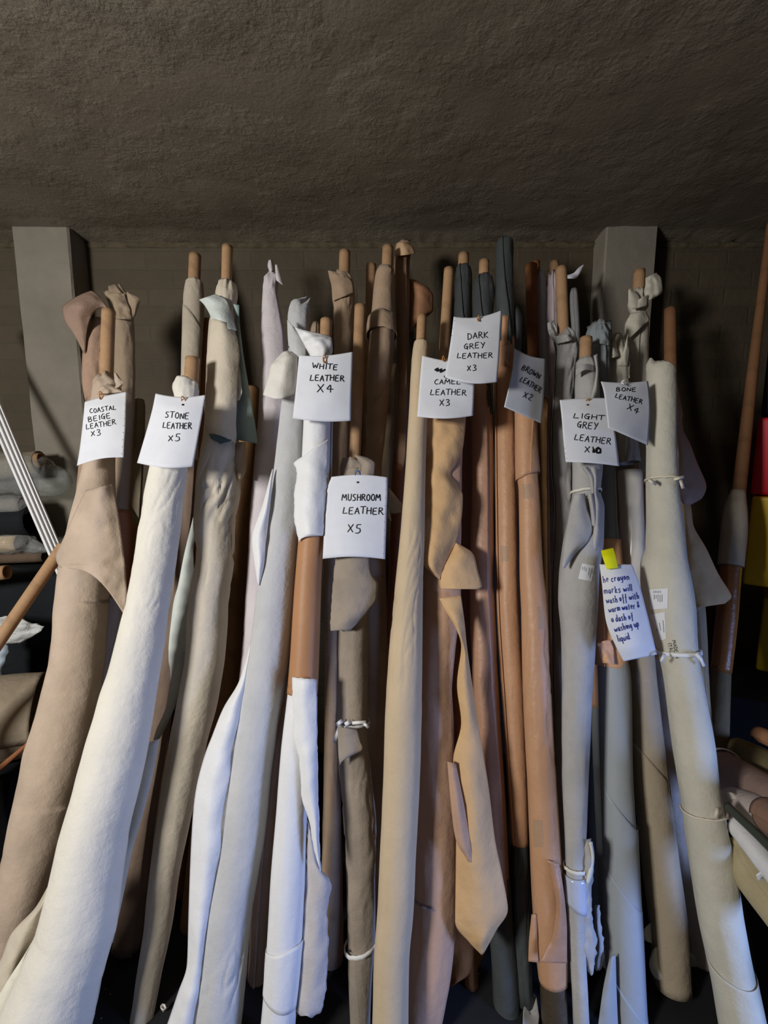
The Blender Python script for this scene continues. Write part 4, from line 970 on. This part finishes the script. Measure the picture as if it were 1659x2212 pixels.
paper_tag('white paper tag reading DARK GREY LEATHER x3', lean(.3),
  [(980,684,1084,670,.115,.004,8),(977,710,1082,705,.12,.008),(970,760,1079,760),(961,815,1074,825,.125,.012)],
  [('DARK',1010,733,1057,730,13),('GREY',1002,754,1050,751,12),('LEATHER',987,774,1066,773,11),('x3',1008,801,1032,801,13)],
  (1034,688,10), (981,692,964,790,7), width=1.9)
paper_tag('white paper tag reading BROWN LEATHER x2', lean(.8),
  [(1111,752,1178,775,.085,.008,5,.02),(1108,790,1177,805,.095,.010,0,.02),(1098,840,1174,865,.10,.01,0,.025),(1089,879,1170,915,.11,.01,0,.03)],
  [('BROWN',1126,798,1165,820,12),('LEATHER',1122,823,1167,849,12),('X2',1129,857,1150,866,13)],
  None, (1175,785,1173,830,4), width=1.9, slant=0)
paper_tag('white paper tag reading LIGHT GREY LEATHER x10', lean(.5),
  [(1209,864,1318,860,.085,.008,-2),(1213,900,1324,895,.09,.012),(1217,950,1331,950),(1222,998,1338,1007,.10,.016)],
  [('LIGHT',1238,903,1308,908,11),('GREY',1246,923,1293,928,14),('LEATHER',1240,950,1321,961,13),('X10',1262,977,1300,979,13)],
  (1270,868,14), (1214,935,1223,990,6), width=2.1, blobs=[[(1282,969),(1284,978)],[(1289,968),(1297,970),(1297,978),(1289,978),(1289,969)]])
paper_tag('white paper tag reading BONE LEATHER x4', lean(.3),
  [(1298,824,1400,823,.115,.004,3,.085),(1304,845,1403,845,.12,.008,0,.085),(1309,880,1405,885,.125,.008,0,.085),(1314,924,1400,962,.13,.01,0,.085)],
  [('BONE',1331,845,1376,846,8),('LEATHER',1328,859,1388,873,10),('X4',1353,884,1380,896,13)],
  (1346,826,8), None, width=1.9, twine=WHITE_TWINE)
rt, g = paper_tag('long white note in blue handwriting about washing off crayon marks', lean(.6),
  [(1295,1219,1365,1219,.11,.012),(1300,1260,1377,1248,.115,.02),(1308,1337,1396,1318),(1330,1396,1411,1380),(1347,1429,1419,1414,.105,.012)],
  [('he crayon',1303,1259,1361,1251,15),('marks will',1305,1283,1367,1276,15),('wash off with',1310,1304,1382,1293,15),('warm water &',1315,1323,1383,1313,15),('a dash of',1321,1345,1370,1337,15),('washing up',1328,1365,1382,1352,15),('liquid.',1335,1387,1365,1379,15)],
  None, ink=BLUE_INK, width=2.0, lower=True, slant=0, name='paper_note')
tg = sheet_geo([(1298,1189,1325,1183,.120,.004),(1303,1208,1331,1204,.135),(1311,1230,1336,1227,.135)], lean(.6), nz=.001, seed=3)
mesh_obj('yellow_tape', tg.V, tg.F, plain_mat('yellow_tape', (238, 222, 20), rough=.5), rt, solid=.0006)

# ------------------------------------------------------------------ loose things left and right of the row
def free_roll(name, label, cat, P, R, mat, part='hide', group=None, seam=None, wr=.02, nseg=40, caps=True, solid=.003, crumple=0.0, sub=16):
    P = [Vector(p) for p in P]
    C, RR = [], []
    m = (len(P) - 1) * sub
    q = np.linspace(0, len(P) - 1, m + 1); idx = list(range(len(P)))
    X = [pchip(idx, [p[k] for p in P], q) for k in range(3)]; rq = pchip(idx, R, q)
    C = [Vector((X[0][i], X[1][i], X[2][i])) for i in range(m + 1)]
    sd = nseed(); V, F = [], []; s = 0; K = nseg + (1 if seam else 0)
    for i in range(m + 1):
        T = (C[min(i+1, m)] - C[max(i-1, 0)]).normalized()
        n0 = Vector((0, 0, CAMZ)) - C[i]; n0 = (n0 - T * n0.dot(T)).normalized(); rr = T.cross(n0).normalized()
        if i: s += (C[i] - C[i-1]).length
        for j in range(K):
            u = j / nseg
            a = math.radians(seam - 400 * (1 - u)) if seam else 2 * math.pi * u
            rad = rq[i] - (.006 * (1 - u) if seam else 0)
            z = noise.noise(Vector((math.cos(a) * 1.4 + sd, math.sin(a) * 1.4, s * 9)))
            rad += rq[i] * (wr * 2 * z + crumple * noise.noise(Vector((math.cos(a) * 3 + sd, math.sin(a) * 3, s * 30))))
            V.append(C[i] + (n0 * math.cos(a) + rr * math.sin(a)) * rad)
    for i in range(m):
        for j in range(nseg):
            F.append((i*K+j, i*K+(j+1) % K, (i+1)*K+(j+1) % K, (i+1)*K+j))
    nn = (V[F[0][1]] - V[F[0][0]]).cross(V[F[0][3]] - V[F[0][0]])
    if nn.dot(V[F[0][0]] - C[0]) < 0: F = [tuple(reversed(f)) for f in F]
    root = thing(name, label, cat, C[0], group)
    mesh_obj(part, V, F, mat, root, solid=solid)
    return root, C, rq
def free_tube(root, p, q, r, mat, name):
    p, q = Vector(p), Vector(q); T = (q - p).normalized(); a = T.orthogonal().normalized(); b_ = T.cross(a)
    V, F = [], []; n = 28
    for e in (p, q):
        for j in range(n):
            al = 2 * math.pi * j / n; V.append(e + (a * math.cos(al) + b_ * math.sin(al)) * r)
    for j in range(n): F.append((j, (j+1) % n, n + (j+1) % n, n + j))
    return mesh_obj(name, V, F, mat, root, solid=.004)
def down_to_floor(p, q, z=.02):
    p, q = Vector(p), Vector(q); d = q - p; return p + d * ((z - p.z) / d.z)
def bevel_box(name, label, cat, origin, ang, wx, dy, h, mat, root=None, part=None, group=None):
    """a box with rounded edges, front-left-bottom corner at origin, front edge turned by ang about z"""
    import bmesh
    bm = bmesh.new(); bmesh.ops.create_cube(bm, size=1.0)
    for v in bm.verts: v.co = Vector(((v.co.x + .5) * wx, (v.co.y + .5) * dy, (v.co.z + .5) * h))
    bmesh.ops.bevel(bm, geom=bm.edges[:], offset=min(.012, h * .2), segments=3, profile=.6, affect='EDGES')
    c, s_ = math.cos(ang), math.sin(ang)
    me = bpy.data.meshes.new(name)
    for v in bm.verts: v.co = Vector((v.co.x * c + v.co.y * s_, -v.co.x * s_ + v.co.y * c, v.co.z))
    bm.to_mesh(me); bm.free(); me.materials.append(mat)
    o = bpy.data.objects.new(name, me); COL.objects.link(o); o.location = origin
    tag(o, label, cat, group)
    return o

# white strips leaning at the left
STRIP = plain_mat('white_plastic_strip', (222, 224, 226), rough=.35, spec=.4)
G_STRIP = 'white plastic strips leaning at the left'
LB = ['outermost right of the white plastic strips leaning at the left edge', 'broad white plastic strip second from the right at the left edge',
      'broadest white plastic strip in the middle of the leaning bundle at left', 'narrow white plastic strip leftmost of the leaning bundle']
for i, (xt, xb, wpx) in enumerate([(-4.5, 131, 8), (-13, 122, 9.5), (-24, 112.5, 10), (-33, 104, 6)]):
    Yt, Yb = 1.775 - .010 * i, 1.68 - .010 * i
    p = at(xt, 863, Yt); q = at(xb, 1190, Yb)
    top = p + (p - q) * .55
    bot = down_to_floor(p, q, .53)
    T = (q - p).normalized(); n0 = Vector((0, -1, 0)); n0 = (n0 - T * n0.dot(T)).normalized(); rr = T.cross(n0).normalized()
    if rr.x < 0: rr = -rr
    wv = wpx * .5 * 1.72 / FPX * .95
    V, F = [], []
    prof = [(-1, .0), (-.9, .004), (-.2, .0045), (.2, .0045), (.9, .004), (1, .0), (.9, -.003), (-.9, -.003)]
    for k in range(41):
        c = top + (bot - top) * k / 40 + n0 * .004 * math.sin(k * .16)
        for (u, v) in prof: V.append(c + rr * u * wv + n0 * v)
    for k in range(40):
        for j in range(8): F.append((k*8+j, k*8+(j+1) % 8, k*8+8+(j+1) % 8, k*8+8+j))
    F.append(tuple(range(8))); F.append(tuple(40*8 + j for j in range(7, -1, -1)))
    o = mesh_obj('plastic_strip', V, F, STRIP, None, smooth=False); tag(o, LB[i], 'strip', G_STRIP)

# black cloth heap and the plastic wrapped rolls on it
BLACK = hide_mat('black_cloth', (30, 33, 36), k=1, rough=.9, var=.2, big=.6)
zt = at(60, 1232, 1.85).z
V, F = [], []
nu, nv = 40, 26
for i in range(nv + 1):
    for j in range(nu):
        a = 2 * math.pi * j / nu; f = i / nv
        sx_ = math.copysign(abs(math.cos(a)) ** .45, math.cos(a)); sy_ = math.copysign(abs(math.sin(a)) ** .45, math.sin(a))
        z = zt * (1 - (1 - min(1, f / .7)) ** 1) if f < .7 else zt
        k = 1 if f < .7 else max(.02, 1 - ((f - .7) / .3) ** 1.2)
        z = z * 1.0 + (0 if f < .7 else .02 * ((f - .7) / .3))
        q = Vector((-1.60 + .45 * sx_ * k, 1.855 + .10 * sy_ * k, max(.004, z)))
        q += Vector((sx_, sy_, 0)) * .02 * noise.noise(Vector((a * 2.5, z * 3, 1)))
        V.append(q)
for i in range(nv):
    for j in range(nu): F.append((i*nu+j, i*nu+(j+1) % nu, (i+1)*nu+(j+1) % nu, (i+1)*nu+j))
F.append(tuple(range(nv*nu, nv*nu+nu)))
o = mesh_obj('black_cloth_heap', V, F, BLACK); tag(o, 'tall heap covered in black cloth behind the white strips', 'cloth')
free_roll('cloth_roll', 'dark cloth roll lying on the black heap under the plastic-wrapped rolls', 'cloth roll', [at(-160,1128,1.82), at(75,1122,1.84)], [.07, .066], BLACK, group='rolls lying in the left corner')
root, C, R = free_roll('plastic_wrapped_roll', 'big cardboard-cored roll in a loose clear plastic bag at the left edge', 'roll', [at(-180,1014,1.88), at(20,1006,1.89), at(87,1000,1.89)], [.052, .05, .048], hide_mat('dull_brown_roll',(128,116,98)), part='roll', group='rolls lying in the left corner')
free_tube(root, at(60,996,1.875), at(90,994,1.88), .030, TUBE, 'cardboard_core')
def bag(root, P, R, crumple=.12):
    tmp, C, RR = free_roll('tmp', '', '', P, R, CLEAR, part='plastic_bag', wr=.04, crumple=crumple, solid=0)
    ch = [c for c in bpy.data.objects if c.parent == tmp][0]
    d = tmp.location - root.location
    for v in ch.data.vertices: v.co += d
    ch.parent = root; bpy.data.objects.remove(tmp)
bag(root, [at(-180,1020,1.88), at(40,1024,1.88), at(110,1036,1.88), at(138,1026,1.88), at(146,1020,1.88)], [.092, .09, .07, .04, .01])
root, C, R = free_roll('plastic_wrapped_roll', 'smaller dull roll in clear plastic just below the big bagged roll at left', 'roll', [at(-160,1098,1.80), at(52,1092,1.82)], [.036, .034], hide_mat('dim_grey_roll',(110,104,96)), part='roll', group='rolls lying in the left corner')
bag(root, [at(-160,1098,1.80), at(40,1092,1.82), at(64,1086,1.82)], [.044, .042, .012])
root, C, R = free_roll('plastic_wrapped_roll', 'cardboard-ended roll in twisted clear plastic beside the foot of the white strips', 'roll', [at(-160,1178,1.79), at(42,1173,1.82)], [.036, .034], hide_mat('light_card_roll',(190,160,124)), part='roll', group='rolls lying in the left corner')
bag(root, [at(-160,1178,1.79), at(40,1173,1.82), at(70,1180,1.83), at(102,1188,1.83)], [.042, .041, .03, .01], .2)
root, C, R = free_roll('plastic_wrapped_roll', 'thin dark roll in clear plastic lowest on the black heap at left', 'roll', [at(-160,1210,1.80), at(96,1202,1.84)], [.026, .022], hide_mat('dark_brown_roll',(96,80,66)), part='roll', group='rolls lying in the left corner')
root, C, R = free_roll('cardboard_tube', 'short open tube end poking from the black heap at the left edge', 'cardboard tube', [at(-120,1252,1.62), at(16,1236,1.64)], [.026, .026], TUBE, part='tube', wr=0, group='bare cardboard tubes', solid=.005)
p, q = at(-40,1440,1.30), at(126,1196,1.50)
bt = down_to_floor(q, p, .03)
root, C, R = free_roll('cardboard_tube', 'bare cardboard tube leaning diagonally across the white strips at the left edge', 'cardboard tube', [bt, p, q, q + (q - p) * .08], [.019]*4, TUBE, part='tube', wr=0, group='bare cardboard tubes')
MILKY = clear_mat('milky_plastic', tint=(.9, .9, .9), fac=.8, rough=.3)
g = sheet_geo([(-40,1330,40,1334,.0,.02),(-40,1345,70,1345),(-40,1362,94,1352),(-40,1378,86,1366),(-40,1392,42,1388),(-40,1400,10,1394)], (1.60, 1.60), nz=.014, seed=5, jag=4, freq=20)
o = mesh_obj('plastic_scrap', g.V, g.F, MILKY, None, solid=.001); tag(o, 'crumpled milky plastic scrap behind the diagonal tube at left', 'plastic scrap')
g = sheet_geo([(-40,1392,14,1390,.0,.02),(-40,1408,21,1406),(-40,1425,14,1424),(-40,1455,5,1455),(-40,1520,2,1520)], (1.585, 1.585), nz=.010, seed=9, jag=3)
o = mesh_obj('plastic_scrap', g.V, g.F, plain_mat('bluish_white_plastic',(186,204,222),rough=.35), None, solid=.001); tag(o, 'bluish white plastic sheet hanging at the left edge under the diagonal tube', 'plastic scrap')
root, C, R = free_roll('leather_roll', 'big dull beige roll lying on its side low at the left edge', 'leather roll', [at(-260,1570,1.40), at(-40,1556,1.46), at(94,1540,1.52)], [.15,.148,.14], hide_mat('dull_beige_roll',(150,136,116)), seam=40)
bevel_box('black_box', 'black box on the floor behind the cream roll, under the white strips', 'box', Vector((-1.22, 1.535, 0)), 0, .5, .11, .51, plain_mat('matt_black', (16,16,17), k=1, rough=.9))
bevel_box('black_box', 'black box under the big dull beige roll at the left edge', 'box', Vector((-2.1, 1.36, .0)), 0, .86, .26, max(.2, C[0].z - .16), plain_mat('matt_black', (16,16,17), k=1, rough=.9))
g = sheet_geo([(-80,1704,-76,1722,.0,.004),(0,1650,2,1664),(64,1598,66,1608)], (1.34, 1.34), nz=.003, seed=2, ncol=6)
mesh_obj('cardboard_edge', g.V, g.F, TUBE_RED, root, solid=.003)

# stack of boxes at the right edge
def stack_box(name, label, mat, px, ytop, ybot, Y, ang=.7, w=.5, d=.3):
    p = at(px, ybot, Y); q = at(px, ytop, Y)
    return bevel_box(name, label, 'box', p, ang, w, d, q.z - p.z, mat, group='boxes stacked at the right edge')
RED = plain_mat('glossy_red', (206, 16, 40), rough=.18, spec=.55); YEL = plain_mat('glossy_yellow', (228, 178, 10), rough=.3, spec=.5)
YEL_SHADED = plain_mat('shaded_yellow', (176, 146, 10), rough=.45); BLK = plain_mat('black_plastic', (20, 20, 22), k=1, rough=.3)  # the darker yellow carries the lower box's shade in its colour
stack_box('storage_box', 'black box on top of the glossy red box at the right edge', BLK, 1643, 690, 899, 1.86)
stack_box('storage_box', 'glossy red box stacked on the yellow box at the right edge', RED, 1620, 902, 1068, 1.80)
stack_box('storage_box', 'bright yellow box right under the red box at the right edge', YEL, 1604, 1072, 1262, 1.78)
stack_box('storage_box', 'yellow box, shade put in its colour, under the bright yellow box at right', YEL_SHADED, 1632, 1290, 1447, 1.82)
zz = at(1632, 1448, 1.82)
bevel_box('storage_box', 'black box standing on the floor under the yellow boxes at right', 'box', Vector((1.20, 1.66, 0)), .45, .6, .32, zz.z, plain_mat('matt_black', (16,16,17), k=1, rough=.9), group='boxes stacked at the right edge')

# rolls lying in a pile at the lower right
G_PILE = 'rolls lying in the right corner'
bevel_box('black_box', 'low black box under the lying rolls in the lower right corner', 'box', Vector((1.06, .78, 0)), 0, .7, .42, .34, plain_mat('matt_black', (16,16,17), k=1, rough=.9))
root, C, R = free_roll('leather_roll', 'small tan roll end topmost in the pile at the right edge', 'leather roll', [at(1642,1588,1.30), at(1760,1640,1.06)], [.026,.026], hide_mat('tan_roll',(176,128,92)), group=G_PILE, seam=30)
root, C, R = free_roll('leather_roll', 'olive roll lying behind the tied mauve roll at the right edge', 'leather roll', [at(1596,1628,1.38), at(1660,1660,1.25), at(1780,1740,1.05)], [.05,.052,.05], hide_mat('dark_olive_roll',(116,104,72)), group=G_PILE, seam=60)
root, C, R = free_roll('leather_roll', 'mauve brown roll tied with white tape lying at the right edge', 'leather roll', [at(1562,1664,1.28), at(1640,1708,1.14), at(1790,1800,.92)], [.058,.056,.055], hide_mat('mauve_brown_roll',(140,118,106)), group=G_PILE, seam=200)
i = int(np.argmin([abs((c.x) - at(1622,1690,1.18).x) for c in C]))
V, F = [], []
T = (C[i+1] - C[i-1]).normalized(); n0 = (Vector((0,0,1)) - T * T.z).normalized(); rr = T.cross(n0)
for j in range(48):
    a = 2*math.pi*j/48
    for (t_, d_) in ((-.005, .002), (-.004, .005), (.004, .005), (.005, .002)): V.append(C[i] + (n0*math.cos(a)+rr*math.sin(a))*(R[i]+d_) + T*t_)
for j in range(48):
    for m_ in range(4): F.append((j*4+m_, j*4+(m_+1)%4, ((j+1)%48)*4+(m_+1)%4, ((j+1)%48)*4+m_))
mesh_obj('tie_band', V, F, WHITE_TIE, root)
root, C, R = free_roll('leather_roll', 'lilac grey rolled hide with a white inside lying below the tied mauve roll', 'leather roll', [at(1588,1738,1.14), at(1650,1772,1.04), at(1790,1860,.86)], [.046,.055,.055], hide_mat('lilac_grey_roll',(186,174,166)), group=G_PILE, seam=70)
g = sheet_geo([(1570,1712,1586,1712,.0,.008),(1574,1728,1606,1730),(1584,1744,1612,1752),(1604,1762,1614,1766)], (1.10, 1.10), nz=.004, seed=4)
mesh_obj('white_inside', g.V, g.F, OFFWHITE, root, solid=.002)
root, C, R = free_roll('leather_roll', 'short brown roll end in front of the lilac grey hide at the right edge', 'leather roll', [at(1662,1764,.97), at(1800,1840,.78)], [.042,.042], hide_mat('brown_roll_end',(134,104,86)), group=G_PILE, seam=20)
root, C, R = free_roll('white_roll', 'glossy white vinyl roll lying in the lower right corner', 'roll', [at(1594,1786,1.05), at(1660,1868,.93), at(1790,2030,.74)], [.030,.030,.030], WHITE, group=G_PILE, seam=10, part='vinyl')
root, C, R = free_roll('dark_bar', 'dark green-black bar lying along the glossy white roll at right', 'bar', [at(1570,1740,1.04), at(1660,1826,.93), at(1790,1950,.76)], [.010,.011,.012], plain_mat('dark_green_metal',(58,64,54),k=1,rough=.35,spec=.5), group=G_PILE, part='bar', wr=0)
root, C, R = free_roll('leather_roll', 'dull beige roll with a small white tag under the glossy white roll', 'leather roll', [at(1602,1838,1.05), at(1640,1900,.98), at(1770,2060,.82)], [.052,.055,.055], hide_mat('dull_khaki_roll',(172,160,126)), group=G_PILE, seam=10)
g = sheet_geo([(1633,1890,1646,1882,.062,.002),(1638,1904,1651,1895)], (.98, .98), nz=.0, seed=4, ncol=4, sub=3)
mesh_obj('small_tag', g.V, g.F, PAPER, root, solid=.001)
# litter on the floor
def scrap(label, rows, mat, Y, seed):
    g = sheet_geo(rows, (Y, Y), nz=.006, seed=seed, jag=2, ncol=8, sub=4)
    o = mesh_obj('leather_scrap', g.V, g.F, mat, None, solid=.002); tag(o, label, 'leather scrap'); return o
def floor_pt(px, py, z=.0):
    d = ray(px, py); t = (z - CAMZ) / d.z; return Vector((0, 0, CAMZ)) + d * t
def floor_scrap(label, poly, mat, z=.012):
    c = sum([floor_pt(*p) for p in poly], Vector()) / len(poly)
    V, F = [], []; n = len(poly); rings = 6
    for i in range(rings + 1):
        for p in poly:
            q = floor_pt(*p); v = c + (q - c) * (i / rings)
            V.append(Vector((v.x, v.y, z + .012 * (1 + noise.noise(v * 18)) * (.3 + i / rings))))
    for i in range(rings):
        for j in range(n): F.append((i*n+j, i*n+(j+1) % n, (i+1)*n+(j+1) % n, (i+1)*n+j))
    o = mesh_obj('leather_scrap', V, F, mat, None, solid=.002); tag(o, label, 'leather scrap', 'scraps on the floor')
floor_scrap('grey hide scrap on the floor between the dark grey and brown rolls', [(1136,2165),(1146,2158),(1158,2172),(1164,2212),(1160,2240),(1128,2240),(1130,2200)], LGREY)
floor_scrap('small white curl of scrap on the dark floor left of the white flap', [(349,2190),(352,2185),(357,2186),(360,2192),(355,2195),(350,2194)], OFFWHITE, z=.004)
